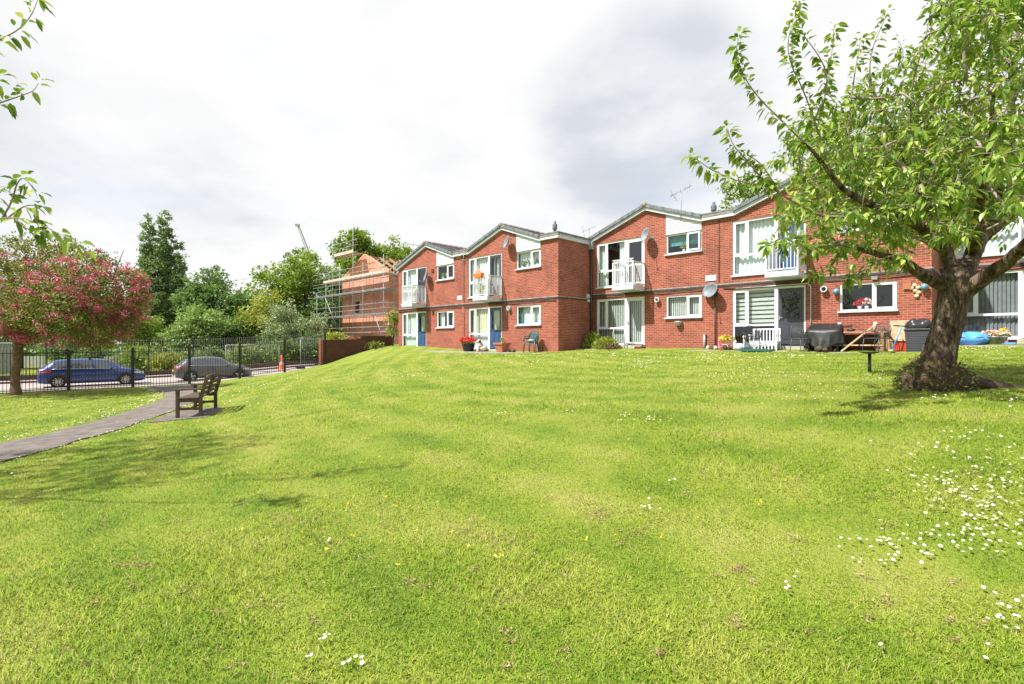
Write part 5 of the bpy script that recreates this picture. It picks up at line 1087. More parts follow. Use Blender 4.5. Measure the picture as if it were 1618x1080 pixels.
sill_things(B1, [(4.75, 3.95, 'lf_pale', 'green plant inside the open casement window', 'window_plant')])
sill_things(B2, [(4.55, 1.22, 'lf_red', 'red ornament inside the lower window beside the hanging ball', 'window_flowers'), (4.75, 1.22, 'wood_pale' if False else 'lf_pink', 'pinkish toys on the sill of the lower window beside the hanging ball', 'window_flowers')])
# bird bath
w = P(1374, 590, 10.0); z = gz(w.x, w.y); r = thing('bird_table', 'small round bird bath on a thin post near the tree trunk', 'bird bath', (w.x, w.y, z)); mb = MB(); mb.tube([(0, 0, -.1), (0, 0, .40)], .03, 10); mb.build('post', M['black'], r); mb = MB(); mb.lathe([(0, .385), (.08, .39), (.17, .415), (.21, .43), (.195, .432), (.1, .42), (0, .415)], 22); mb.build('basin', M['mossy'], r)
# ---------------------------------------------------------------- scaffolded house, crane
H = Vector((-10.7, 44.0, -.4))
r = thing('brick_house', 'unfinished orange brick gable house wrapped in scaffolding', 'house', H, RZ)
HW, HE, HP, HD = 8.6, 8.3, 10.0, 7.5
mb = MB(); wx0, wx1, wz0, wz1 = -5.95, -5.1, 4.75, 5.85
for q in (((-HW, 0, -1), (wx0, 0, -1), (wx0, 0, HE + .83), (-HW, 0, HE - .2)), ((wx1, 0, -1), (0, 0, -1), (0, 0, HE - .2), (-HW / 2, 0, HP), (wx1, 0, HE + 1.2)), ((wx0, 0, -1), (wx1, 0, -1), (wx1, 0, wz0), (wx0, 0, wz0)), ((wx0, 0, wz1), (wx1, 0, wz1), (wx1, 0, HE + 1.2), (wx0, 0, HE + .83)),
          ((wx0, 0, wz0), (wx0, .3, wz0), (wx0, .3, wz1), (wx0, 0, wz1)), ((wx1, 0, wz0), (wx1, 0, wz1), (wx1, .3, wz1), (wx1, .3, wz0)), ((wx0, 0, wz0), (wx1, 0, wz0), (wx1, .3, wz0), (wx0, .3, wz0)), ((wx0, .0, wz1), (wx0, .3, wz1), (wx1, .3, wz1), (wx1, 0, wz1)),
          ((0, 0, -1), (0, HD, -1), (0, HD, HE - .5), (0, 0, HE - .5)), ((-HW, HD, -1), (-HW, 0, -1), (-HW, 0, HE - .5), (-HW, HD, HE - .5)), ((0, HD, -1), (-HW, HD, -1), (-HW, HD, HE - .2), (-HW / 2, HD, HP), (0, HD, HE - .2))): mb.poly(q)
w = mb.build('wall', M['brick_new'], r)
mb = MB(); mb.prism([(-HW, HE - .2), (-HW / 2, HP), (0, HE - .2), (0, HE - .02), (-HW / 2, HP + .2), (-HW, HE - .02)], .0, .22, 0); mb.build('gable_edge', M['brick_new'], r)
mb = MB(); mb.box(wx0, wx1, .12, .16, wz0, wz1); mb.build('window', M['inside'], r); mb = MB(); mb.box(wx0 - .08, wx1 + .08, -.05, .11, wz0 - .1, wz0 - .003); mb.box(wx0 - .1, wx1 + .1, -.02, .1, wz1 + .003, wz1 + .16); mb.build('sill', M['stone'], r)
mb = MB()
for k in range(7): y = .6 + k * 1.05; mb.bar((-HW, y, HE - .4), (-HW / 2, y, HP), .06, .18); mb.bar((0, y, HE - .4), (-HW / 2, y, HP), .06, .18)
mb.box(-HW / 2 - .03, -HW / 2 + .03, .23, HD - .01, HP - .12, HP + .06); mb.build('roof_timbers', M['wood'], r)
mb = MB(); mb.box(-.2, .12, .3, HD, HE - .49, HE - .3); mb.build('wall_plate', M['red'], r)
S = thing('scaffolding', 'grey tubular scaffolding with pale board decks round the orange brick house', 'scaffolding', H + E * 1.3 + NV * 1.3, RZ)
def pole(a, b, name='pole', rad=.026): mb = MB(); mb.tube([a, b], rad, 6); mb.build(name, M['galv'], S)
tops = {-12.6: 6.9, -10.6: 7.9, -9.2: 12.6, -7.8: 9.4, -5.2: 12.9, -3.4: 9.0, -.02: 9.3}
for x, t in tops.items():
    pole((x, 0, -.6), (x, 0, t))
    if x > -11: pole((x, 1.0, -.6), (x, 1.0, min(t, 8.6)))
LV = (2.3, 4.3, 6.4, 7.7)
for z in LV:
    for dz in (0, .55, 1.0): pole((-13.4, -.04, z + dz), (.4, -.04, z + dz), 'ledger', .023)
    for dz in (0, .6, 1.0): pole((.04, -.3, z + dz), (.04, 7.4, z + dz), 'ledger', .023)
    pole((-12.8, 1.0, z - .05), (0, 1.0, z - .05), 'ledger', .023)
for y in (2.4, 4.8, 7.2): pole((0, y, -.6), (0, y, 9.3))
for z, mt, x0 in ((7.7, 'board', -11.2), (6.4, 'galv', -13.0), (4.3, 'galv', -13.2)):
    mb = MB()
    for k in range(4): mb.box(x0 + .02 * k, .35, .02 + k * .24, .24 + k * .24, z + .05, z + .09)
    mb.box(x0, .3, -.01, .015, z + .095, z + (.30 if mt == 'board' else .16)); mb.build('deck', M[mt], S); mb = MB()
    for k in range(4): mb.box(.06 - k * .24 - .22 if k else -.16, .06 - k * .24, 1.0, 7.3, z + .052, z + .088)
    mb.build('side_deck', M['board' if mt == 'board' else 'grey'], S)
mb = MB()
for k in range(4): mb.box(-8.9, -5.2, .05 + k * .24, .27 + k * .24, 10.1, 10.14)
mb.box(-8.9, -5.2, -.0, .025, 10.14, 10.38); mb.build('deck', M['board'], S)
for z in (10.1, 10.7, 11.2): pole((-9.6, -.05, z), (-4.2, -.05, z), 'ledger', .023)
for a, b in (((-10.6, -.07, 6.3), (-8.2, -.07, 3.4)), ((-12.6, -.07, 4.2), (-10.9, -.07, 1.4)), ((-1.2, -.07, 4.2), (.0, -.07, 2.2))): pole(a, b, 'brace', .034)
S2 = [(2.4, 10.6), (5.4, 10.6)]
for y, t in S2: pole((-2.2, y + 2, 6.4), (-2.2, y + 2, t + .8)); 
pole((-2.2, 3.6, 11.0), (-2.2, 8.4, 11.0), 'ledger')
r = thing('tower_crane', 'distant lattice crane jib pointing up over the trees', 'crane', ((492 - 809) / F * 165, 165, -2))
mb = MB(); a, b = P(492, 411, 165) - r.location, P(471, 356, 165) - r.location
for dx, dy in ((-.45, 0), (.45, 0), (0, .6)):
    mb.tube([a + Vector((dx, dy, 0)), a.lerp(b, .9) + Vector((dx * .8, dy * .8, 0)), b], .09, 5)
for k in range(18):
    t, u = k / 18, (k + .5) / 18; o = Vector((.45, 0, 0)); mb.tube([a.lerp(b, t) - o, a.lerp(b, u) + o], .05, 4); mb.tube([a.lerp(b, u) + o, a.lerp(b, (k + 1) / 18) - o], .05, 4)
mb.box(b.x - .9, b.x + .4, -.3, .5, b.z - .2, b.z + .5); mb.build('jib', M['grey'], r)
mb = MB()
for dx, dy in ((-.7, -.7), (.7, -.7), (.7, .7), (-.7, .7)): mb.tube([(a.x + dx, dy, 0), (a.x + dx, dy, a.z)], .1, 5)
for k in range(16): z = a.z * k / 16; mb.tube([(a.x - .7, -.7, z), (a.x + .7, -.7, z + a.z / 16)], .06, 4)
mb.build('mast', M['grey'], r)
mb = MB(); p0, p1 = P(200, 450, 50), P(425, 434, 75); mb.tube([p0.lerp(p1, t) - Vector((0, 0, .5 * math.sin(t * 3.14))) for t in np.linspace(0, 1, 16)], .022, 4); tag(mb.build('overhead_cable', M['grey']), 'thin overhead cable crossing the sky between the poplar and the green trees', 'cable')

# ---------------------------------------------------------------- trees
def crown(name, par, lobes, n_clump, per, csz, lsz, mat, shell=(.62, 1.0), fill=.15, droop=0.0, aspect=.62, seed=0, kind='card'):
    """leaf clumps through the volume of overlapping lobes; lobes (x, y, z, rx, ry, rz)"""
    rg = np.random.default_rng(seed); lb = np.array(lobes, float); vol = lb[:, 3] * lb[:, 5] + .01; pick = rg.choice(len(lb), n_clump, p=vol / vol.sum())
    d = unit(rg.normal(size=(n_clump, 3))); rad = rg.uniform(*shell, (n_clump, 1)); inner = rg.random(n_clump) < fill; rad[inner] *= rg.uniform(.2, .8, (inner.sum(), 1))
    cc = lb[pick, :3] + d * rad * lb[pick, 3:]
    m = rg.poisson(per, n_clump) + 3; idx = np.repeat(np.arange(n_clump), m); n = len(idx); cs = (csz * rg.uniform(.5, 1.35, n_clump))[idx][:, None]
    off = rg.normal(size=(n, 3)) * cs * np.array([.6, .6, .42]); pos = cc[idx] + off
    ax = unit(rg.normal(size=(n, 3)) * .8 + d[idx] * .8 + np.array([0, 0, -droop])); nr = unit(rg.normal(size=(n, 3)) * .7 + np.array([0, 0, .9]) + d[idx] * .4)
    V, Fa, k = leaf_arrays(pos, ax, nr, rg.uniform(.6, 1.4, n) * lsz, rg.uniform(.6, 1.3, n) * lsz * aspect, kind)
    rn = np.clip(rg.random(n) * .6 + np.repeat(rg.random(n_clump), m) * .4, 0, 1)
    return np_mesh(name, V, Fa, M[mat], par, np.repeat(rn, k)), cc
def far_tree(name, label, px, Y, ytop, hw, mat, cat='tree', zb=None, shape='round', seed=1, dens=1.0, ybot=560, lsz=.34, group=None, lean=0):
    rg = np.random.default_rng(seed); x = (px - 809) / F * Y; s = Y / F; zb = -.7 if zb is None else zb
    zt = EYE + (540 - ytop) * s; w = hw * s; z0 = max(zb + .2, EYE + (540 - ybot) * s); h = zt - z0
    root = thing(name, label, cat, (x, Y, zb), 0, group); lobes = []
    if shape == 'round':
        lobes.append((0, 0, z0 + h * .50 - zb, w * .78, w * .72, h * .46))
        for k in range(11):
            a = rg.uniform(0, 6.28); t = rg.uniform(.12, .88); q = .66 * math.sqrt(max(.15, 1 - (2 * t - .9) ** 2)); rr = rg.uniform(.30, .46)
            lobes.append((w * q * math.cos(a), w * q * math.sin(a), z0 + h * t - zb, w * rr, w * rr, min(w * rr, h * .24)))
    elif shape == 'poplar':
        for lx_, y0_, y1_, rr in ((247, 336, 460, 10), (270, 332, 470, 12), (259, 362, 480, 13), (285, 372, 500, 11), (294, 394, 510, 9), (236, 386, 500, 11), (224, 420, 535, 12), (262, 370, 550, 24), (264, 430, 556, 34), (240, 440, 556, 20), (286, 430, 556, 20), (219, 436, 520, 8)):
            lobes.append(((lx_ - px) * s, rg.uniform(-1.6, .6), EYE + (540 - (y0_ + y1_) / 2) * s - zb, rr * .88 * s, rr * .88 * s, (y1_ - y0_) / 2 * s))
    elif shape == 'bush':
        for k in range(8): a = rg.uniform(0, 6.28); q = rg.uniform(0, .65); lobes.append((w * q * math.cos(a), w * q * math.sin(a) * .7, h * rg.uniform(.3, .62), w * .42, w * .42, h * rg.uniform(.25, .38)))
    area = w * h; nc = int(min(900, max(160, area * 9.0)) * dens); crown('crown', root, lobes, int(nc * (2.2 if shape == 'poplar' else 1)), 30, .30 if shape == 'poplar' else .36 + w * .045, lsz, mat, seed=seed, fill=.3)
    mb = MB(); tr = .10 + w * .045
    th = z0 - zb + h * (.8 if shape == 'poplar' else .55)
    mb.tube([(0, 0, -.3), (.1 * rg.normal(), .1, th * .35), (lean, 0, th * .7), (lean, .1, th)], [tr * 1.3, tr, tr * .7, tr * .25], 9)
    for lx, ly, lz, rx, ry, rz in lobes[1:8]: mb.tube([(0, 0, th * .42 + rg.uniform(0, .2) * th), (lx * .5, ly * .5, max(lz * .8, th * .45)), (lx, ly, lz)], [tr * .45, tr * .28, tr * .1], 6)
    mb.build('trunk', M['bark_far'], root); return root
G = 'trees beyond the road'
TREES = [
 ('poplar_tree', 'tall narrow dark poplar rising over the other trees', 262, 62, 330, 46, 'lf_poplar', 'poplar', 3, 1.35, .26),
 ('leafy_tree', 'dark green rounded tree right of the poplar', 348, 60, 426, 58, 'lf_dark', 'round', 4, 1.1, .36),
 ('leafy_tree', 'pale green bushy tree in front of the dark rounded tree', 322, 48, 488, 42, 'lf_pale', 'round', 5, 1.1, .26),
 ('leafy_tree', 'yellow green tree behind the bonnet of the grey car', 412, 52, 463, 46, 'lf_yel', 'round', 6, 1.1, .28),
 ('willow_tree', 'silvery grey green willowy tree left of the scaffolding', 468, 47, 484, 52, 'lf_silver', 'round', 7, 1.25, .22),
 ('leafy_tree', 'bright green spreading tree under the crane jib', 484, 60, 400, 80, 'lf_mid', 'round', 8, 1.15, .36),
 ('leafy_tree', 'green tree top rising behind the scaffold poles', 562, 70, 360, 46, 'lf_mid', 'round', 9, 1.0, .42),
 ('leafy_tree', 'green tree top between the scaffolding and the leftmost gable', 622, 72, 366, 48, 'lf_mid', 'round', 10, 1.0, .42),
 ('leafy_tree', 'dark tree filling the gap between poplar and rounded tree', 300, 76, 440, 50, 'lf_pale', 'round', 11, .8, .42),
 ('leafy_tree', 'dark tree behind the scaffold house and silvery tree', 520, 58, 425, 46, 'lf_dark', 'round', 12, 1.0, .36),
 ('leafy_tree', 'tree crown showing over the roof valley beside the cherry', 1180, 42, 286, 62, 'lf_mid', 'round', 13, .9, .26),
 ('leafy_tree', 'dark tree behind the blossom tree at the left edge', 30, 50, 452, 62, 'lf_dark', 'round', 14, 1.0, .34),
 ('leafy_tree', 'dark tree behind the right half of the blossom tree', 140, 52, 462, 64, 'lf_dark', 'round', 15, 1.0, .34),
 ('leafy_tree', 'mid green tree between the blossom tree and the poplar', 205, 50, 490, 40, 'lf_mid', 'round', 16, 1.0, .28),
 ('leafy_tree', 'small pale tree at the foot of the poplar', 285, 46, 510, 30, 'lf_pale', 'round', 17, 1.0, .24),
 ('leafy_tree', 'dark understorey tree behind the grey car roof', 370, 50, 505, 34, 'lf_dark', 'round', 18, 1.0, .3),
]
for nm, lab, px, Y, yt, hw, mt, sh, sd, dn, ls in TREES: far_tree(nm, lab, px, Y, yt, hw, mt, 'tree', None if px < 900 else 1.0, sh, sd, dn, 556 if px < 900 else 420, ls, G)
BUSH = [(-40, 44, 520, 48, 'lf_dark', 'dark bush at the far left behind the grey shelter'), (95, 45, 526, 44, 'lf_dark', 'dark bush behind the blue car'), (150, 44, 548, 34, 'lf_dark', 'low dark bush behind the blue car roof'), (225, 43, 545, 34, 'lf_mid', 'green bush behind the railing between the two cars'), (262, 42, 556, 26, 'lf_yel', 'yellow green bush behind the railing between the two cars'),
        (395, 43, 540, 30, 'lf_mid', 'green bush behind the mesh fence panel'), (455, 42, 530, 30, 'lf_mid', 'dark leaved bush behind the orange cone'), (498, 43, 518, 30, 'lf_dark', 'dark bush between the silvery tree and the scaffold'), (530, 40, 512, 20, 'lf_yel', 'yellow green weeds under the scaffold behind the brown wall'), (430, 46, 522, 26, 'lf_dark', 'dark bush below the silvery tree'), (335, 44, 545, 30, 'lf_dark', 'dark bush behind the grey car'), (300, 43, 552, 24, 'lf_pale', 'pale bush at the rear of the grey car')]
for k, (px, Y, yt, hw, mt, lab) in enumerate(BUSH): far_tree('bush', lab, px, Y, yt, hw, mt, 'bush', -.5, 'bush', 40 + k, 1.1, 592, .2, 'bushes beyond the road')
# a far belt of trees closing the horizon
cl = []
rg = np.random.default_rng(5)
for k in range(64):
    a = rg.uniform(-1.5, .02) ; R_ = rg.uniform(95, 130); cl.append((R_ * math.sin(a), R_ * math.cos(a), rg.uniform(.5, 3), rg.uniform(5, 9), 6, rg.uniform(4.5, 7.5)))
o, _ = crown('woodland', None, cl, 1500, 20, 1.3, .95, 'lf_dark', seed=77); tag(o, 'distant belt of trees', 'woodland', kind='stuff')
# rose against the garden wall
w = P(621, 560, 32.6); z = gz(w.x, w.y)
r = thing('rose_bush', 'tall leggy rose shrub with cream flowers at the left corner of the flats', 'rose', (w.x, w.y, z)); mb = MB()
for k in range(5): a = k * 1.3; mb.tube([(0, 0, -.1), (.05 * math.cos(a), .05 * math.sin(a), .7), (.28 * math.cos(a), .2 * math.sin(a), 1.5), (.35 * math.cos(a), .25 * math.sin(a), 2.2)], [.025, .02, .014, .008], 6)
mb.build('stems', M['bark_far'], r); crown('foliage', r, [(0, 0, 1.7, .5, .4, .5), (-.1, 0, .95, .42, .36, .3), (.05, 0, 2.1, .36, .3, .3)], 90, 10, .16, .11, 'lf_mid', seed=3); crown('flowers', r, [(0, 0, 1.6, .5, .4, .8)], 26, 1, .04, .12, 'lf_pink', seed=4)
w = P(594, 553, 32.8); shrub('wall_weeds', 'straggly weeds growing at the foot of the brown garden wall', 'weeds', (w.x, w.y, gz(w.x, w.y)), (.7, .3, .55), 160, .13, 'lf_mid')

# ---- hawthorn in blossom
hx, hy = (25 - 809) / F * 22.0, 22.0; hz = gz(hx, hy); r = thing('hawthorn_tree', 'hawthorn tree covered in pink blossom at the left by the railing', 'tree', (hx, hy, hz))
T = lambda px, py, Y=22.0: P(px, py, Y) - r.location
def bark_disp(k, amp): return lambda p, i, a: 1 + amp * noise.noise(Vector((p.x * k, p.y * k, p.z * k * .35))) + amp * .6 * noise.noise(Vector((p.x * k * 2.7, p.y * k * 2.7, p.z * k)))
mb = MB(); mb.tube([T(25, 628), T(25, 618), T(24, 595), T(27, 570), T(28, 550), T(30, 530)], [.26, .18, .15, .15, .17, .15], 18, disp=bark_disp(7, .22))
HL = [[(29, 540), (20, 510, 21.6), (-10, 480, 21), (-60, 450, 20.5)], [(30, 536), (45, 500, 22.4), (60, 460, 22.6), (75, 415, 22.6)], [(30, 540), (60, 515, 21.6), (100, 480, 21), (150, 450, 20.6), (195, 440, 20.4)], [(31, 542), (70, 525, 22.6), (120, 500, 23.5), (175, 490, 24)], [(28, 538), (25, 490, 22), (15, 440, 22.4), (10, 400, 22.6)], [(28, 545), (10, 520, 22.8), (-20, 505, 23.5), (-70, 490, 24)], [(30, 535), (80, 490, 22), (110, 450, 22), (130, 420, 22)]]
for l in HL:
    p = [T(*q) for q in l]; m = len(p); pts = smooth_pl(p, 5); mb.tube(pts, [(.11 * (1 - t) + .022) for t in np.linspace(0, 1, len(pts))], 8, disp=bark_disp(6, .15))
    for q in range(5): c = pts[int(len(pts) * (.35 + .13 * q))]; dd = Vector(RNG.normal(size=3)); dd.z = abs(dd.z) * .7; mb.tube([c, c + dd * .5, c + dd * .95 + Vector((0, 0, -.1))], [.028, .018, .008], 5)
mb.build('trunk', M['bark_h'], r)
lob = [(*T(px, py, Y), rx * .0275, rx * .0275 * .9, ry * .0275) for px, py, rx, ry, Y in ((60, 420, 90, 48, 22), (138, 447, 76, 44, 21.6), (180, 464, 46, 44, 21.2), (112, 502, 98, 44, 22), (20, 465, 85, 60, 22.4), (-60, 440, 90, 62, 22), (186, 505, 32, 24, 21.5), (100, 432, 70, 45, 23.4), (60, 480, 80, 45, 20.2), (160, 490, 60, 38, 23), (-30, 500, 70, 34, 21), (204, 438, 16, 12, 21.3), (214, 476, 16, 16, 21.2), (152, 408, 24, 12, 21.8), (182, 528, 26, 16, 21.6), (148, 540, 26, 14, 21.4), (90, 392, 30, 14, 22), (40, 386, 34, 14, 22), (208, 502, 16, 14, 21.5))]
crown('crown', r, lob, 1050, 32, .28, .115, 'lf_haw', seed=21, fill=.25)
crown('blossom', r, lob[1:4] * 2 + lob[2:4] * 2 + lob[4:15], 700, 34, .15, .075, 'blossom', shell=(.82, 1.06), fill=.04, seed=22, aspect=.9)

# ---- cherry trees: explicit limbs, then branches and twigs grown towards leaf positions
class Grow:
    def __init__(s, o): s.o = Vector(o); s.P = []; s.mb = MB(); s.lp = []; s.la = []
    def limb(s, pts, r0, r1, n=12, disp=None, leafy=0, m=7):
        pts = smooth_pl([Vector(p) - s.o for p in pts], m); s.mb.tube(pts, [r0 + (r1 - r0) * t ** .8 for t in np.linspace(0, 1, len(pts))], n, mi=1 if r0 > .045 else 0, disp=disp)
        s.P += [tuple(p) for p in pts[::2]] + [tuple(pts[-1])]
        if leafy:
            for i in range(len(pts)):
                if random.random() < leafy: s.cluster(pts[i], pts[min(i + 1, len(pts) - 1)] - pts[max(i - 1, 0)], random.randint(3, 6))
            s.cluster(pts[-1], pts[-1] - pts[-2], 8)
    def cluster(s, p, d, n):
        d = Vector(d); d = d.normalized() if d.length > 1e-6 else Vector((0, 0, 1))
        for k in range(n):
            q = Vector(RNG.normal(size=3)); q = q - d * q.dot(d) * .4; a = (q.normalized() * .9 + d * .45 + Vector((0, 0, -.35))).normalized()
            s.lp.append(tuple(Vector(p) + d * random.uniform(-.06, .06) + a * random.uniform(.015, .045))); s.la.append(tuple(a))
    def attach(s, targets, r0, r1, sides, leaves=0, seg=3, along=0):
        t = np.array(targets, float) - np.array(s.o); base = np.array(s.P); dd = np.min(np.linalg.norm(t[:, None] - base[None], axis=2), axis=1)
        for i in np.argsort(dd):
            B = np.array(s.P); v = B - t[i]; ds = np.linalg.norm(v, axis=1) + np.maximum(0, B[:, 2] - t[i, 2]) * .35; j = int(np.argmin(ds)); a, b = Vector(B[j]), Vector(t[i]); L = (b - a).length
            if L < .05: continue
            sid = Vector(RNG.normal(size=3)) * L * .10; pts = [a]
            for q in range(1, seg + 1): u = q / seg; pts.append(a.lerp(b, u) + sid * math.sin(u * 3.14) + Vector((0, 0, .10 * L * math.sin(u * 3.14))))
            s.mb.tube(pts, [r0 + (r1 - r0) * q / seg for q in range(seg + 1)], sides); s.P += [tuple(p) for p in pts[1:]]
            if leaves: s.cluster(pts[-1], pts[-1] - pts[-2], leaves + random.randint(-2, 2))
            if along:
                for p in pts[1:-1]:
                    if random.random() < along: s.cluster(p, pts[-1] - pts[0], random.randint(2, 4))
    def finish(s, root, wood_mats, leaf, L=(.085, .13)):
        s.mb.build('branches', wood_mats, root); n = len(s.lp); ax = np.array(s.la); nr = unit(RNG.normal(size=(n, 3)) * .45 + np.array([0, 0, 1.0])); ln = RNG.uniform(*L, n)
        V, Fa, k = leaf_arrays(np.array(s.lp), ax, nr, ln, ln * RNG.uniform(.42, .54, n), 'leaf', .38)
        return np_mesh('crown', V, Fa, M[leaf], root, np.repeat(RNG.uniform(0, 1, n), k), smooth=False)
cx, cy = P(1490, 612, 7.0).x, 7.0; cz = gz(cx, cy)
ch = thing('cherry_tree', 'leafy cherry tree with thick leaning trunk on the right of the lawn', 'tree', (cx, cy, cz)); g = Grow((cx, cy, cz)); C = lambda px, py, Y=7.0: P(px, py, Y)
mb = MB(); tp = smooth_pl([C(1480, 640) - g.o, C(1481, 612) - g.o, C(1483, 585) - g.o, C(1488, 550) - g.o, C(1496, 515) - g.o, C(1503, 480) - g.o, C(1509, 452) - g.o, C(1514, 425) - g.o], 16)
rp = np.interp(np.linspace(0, 1, len(tp)), [0, .12, .25, .42, .6, .75, .88, 1], [.33, .26, .215, .19, .178, .185, .215, .16])
mb.tube(tp, list(rp), 84, disp=lambda p, i, a: 1 + .14 * noise.noise(Vector((p.x * 5, p.y * 5, p.z * 1.3))) + .16 * abs(noise.noise(Vector((p.x * 12, p.y * 12, p.z * 3.0)))) + .09 * abs(noise.noise(Vector((p.x * 27, p.y * 27, p.z * 8)))) - .10 + (.05 * math.sin(a * 5 + p.z * 2)))
mb.build('trunk', M['bark'], ch); g.P += [tuple(p) for p in tp[-6:]]
bd2 = bark_disp(8, .16)
for pts, r0, r1 in (([C(1500, 455), C(1462, 436, 6.9), C(1430, 416, 6.8), C(1390, 402, 6.6), C(1335, 385, 6.3)], .10, .03), ([C(1522, 462), C(1556, 437, 6.7), C(1590, 415, 6.4), C(1640, 370, 5.9), C(1730, 300, 5.3)], .125, .05),
    ([C(1508, 440), C(1494, 395, 7.1), C(1478, 350, 7.2), C(1440, 270, 7.3), C(1395, 180, 7.3), C(1370, 120, 7.4)], .10, .012), ([C(1518, 440), C(1540, 395, 7.2), C(1562, 340, 7.4), C(1590, 250, 7.6), C(1600, 140, 7.8), C(1610, 40, 8)], .13, .02),
    ([C(1496, 402, 7.1), C(1472, 372, 6.8), C(1420, 340, 6.2), C(1370, 320, 5.9), C(1330, 296, 5.8), C(1290, 245, 5.7), C(1270, 225, 5.6)], .075, .011), ([C(1538, 398, 7.15), C(1543, 365, 6.7), C(1548, 325, 6.1), C(1560, 250, 5.5), C(1570, 150, 5.2)], .085, .012),
    ([C(1494, 395, 7.1), C(1462, 378, 7.8), C(1420, 360, 8.6), C(1370, 330, 9.6)], .08, .014), ([C(1548, 372, 7.3), C(1580, 352, 7.9), C(1600, 330, 9.0), C(1620, 290, 10.6)], .12, .03)): g.limb(pts, r0, r1, 14, bd2)
for pts, r0, r1 in (([C(1270, 225, 5.6), C(1240, 195, 5.5), C(1200, 155, 5.4), C(1176, 120, 5.4), C(1164, 85, 5.4), C(1167, 58, 5.4)], .011, .003), ([C(1310, 262, 5.7), C(1287, 190, 5.6), C(1268, 140, 5.6), C(1250, 100, 5.5), C(1246, 60, 5.5), C(1262, 6, 5.5)], .011, .003), ([C(1287, 190, 5.6), C(1306, 140, 5.6), C(1300, 100, 5.6), C(1268, 52, 5.5)], .012, .004),
    ([C(1300, 170, 5.8), C(1312, 100, 5.8), C(1318, 45, 5.8)], .01, .004), ([C(1395, 180, 7.3), C(1376, 130, 7.0), C(1378, 80, 6.9), C(1400, 25, 6.8)], .015, .004), ([C(1340, 200, 6.5), C(1350, 120, 6.4), C(1360, 60, 6.4)], .012, .004),
    ([C(1370, 320, 5.9), C(1310, 342, 5.6), C(1260, 322, 5.3), C(1215, 296, 5.2), C(1165, 285, 5.1), C(1125, 268, 5.1), C(1097, 248, 5.1)], .014, .003), ([C(1215, 296, 5.2), C(1182, 255, 5.2), C(1160, 230, 5.2), C(1148, 202, 5.2)], .010, .004), ([C(1232, 306, 5.2), C(1205, 262, 5.2), C(1172, 238, 5.2)], .010, .004),
    ([C(1440, 270, 7.3), C(1440, 150, 6.8), C(1462, 60, 6.6), C(1475, -10, 6.6)], .016, .004), ([C(1335, 385, 6.3), C(1285, 390, 6.0), C(1240, 378, 5.8), C(1215, 385, 5.7)], .02, .004), ([C(1335, 385, 6.3), C(1310, 425, 6.2), C(1285, 432, 6.1)], .012, .004), ([C(1400, 405, 6.6), C(1360, 430, 6.3), C(1340, 440, 6.2)], .012, .004)): g.limb(pts, r0, r1, 7, None, .85, 7)
def blob(px, py, rx, ry, Y0, Y1, n):
    out = []
    while len(out) < n:
        a = RNG.uniform(-1, 1, 3)
        if (a * a).sum() < 1: out.append(tuple(P(px + rx * a[0], py + ry * a[1], (Y0 + Y1) / 2 + (Y1 - Y0) / 2 * a[2])))
    return out
def world_blob(c, r, n):
    d = rand_dirs(n) * np.array(r) * RNG.uniform(0.25, 1, (n, 1)) ** .5; return [tuple(np.array(c) + q) for q in d]
big = blob(1480, 300, 140, 100, 5, 9, 26) + blob(1540, 180, 120, 130, 4.8, 9.5, 24) + blob(1400, 240, 110, 100, 5.2, 8.5, 16) + blob(1340, 340, 100, 70, 5.2, 8.5, 12) + world_blob((8.4, 7.0, 4.6), (2.6, 2.6, 1.6), 26) + world_blob((8.2, 10.2, 4.5), (2.4, 1.8, 1.0), 16) + blob(1560, 50, 100, 80, 5, 9, 10) + blob(1580, 330, 80, 40, 4.8, 8.5, 8)
g.attach(big, .019, .008, 6, 0, 4)
tw = (blob(1480, 290, 150, 105, 4.8, 9, 300) + blob(1560, 190, 110, 130, 4.5, 9, 240) + blob(1400, 225, 115, 95, 5.2, 8.5, 150) + blob(1335, 325, 105, 75, 5.2, 8.2, 115) + blob(1560, 20, 100, 70, 4.8, 7, 110) + blob(1268, 350, 42, 60, 5.3, 6.4, 26) + blob(1565, 40, 100, 80, 5, 8.5, 130) + blob(1470, 120, 80, 80, 5.5, 8, 60)
      + blob(1310, 210, 60, 60, 5.4, 7, 34) + blob(1430, 395, 110, 34, 5.3, 8.6, 55) + blob(1570, 370, 90, 50, 4.6, 8.6, 110) + blob(1600, 280, 60, 100, 3.9, 5.2, 40) + world_blob((8.6, 7.2, 4.7), (2.7, 2.7, 1.5), 330))
def keep(p):
    px = 809 + p[0] / p[1] * F; py = 540 - (p[2] - EYE) / p[1] * F
    return not (px > 1440 and py > 380 and p[1] < 9.2) and not (py > 445) and not (1540 < px < 1620 and py > 340 and p[1] < 9.2)
tw = [p for p in tw if keep(p)] + world_blob((8.2, 10.2, 4.5), (2.8, 2.0, 1.2), 260) + [p for p in world_blob((6.4, 8.2, 4.3), (1.9, 1.5, 1.0), 330) if keep(p)] + world_blob((5.8, 8.5, 4.7), (1.5, 1.2, .9), 240) + world_blob((6.1, 8.1, 5.0), (1.6, 1.2, .9), 220) + [p for p in world_blob((7.1, 8.7, 4.4), (2.0, 1.7, .8), 420) if keep(p)]  # extra clusters hidden inside the crown, added to deepen shade on the lawn
g.attach(tw, .0065, .0028, 4, 7, 3, .38)
g.finish(ch, [M['twig'], M['bark']], 'lf_cherry', (.05, .118))
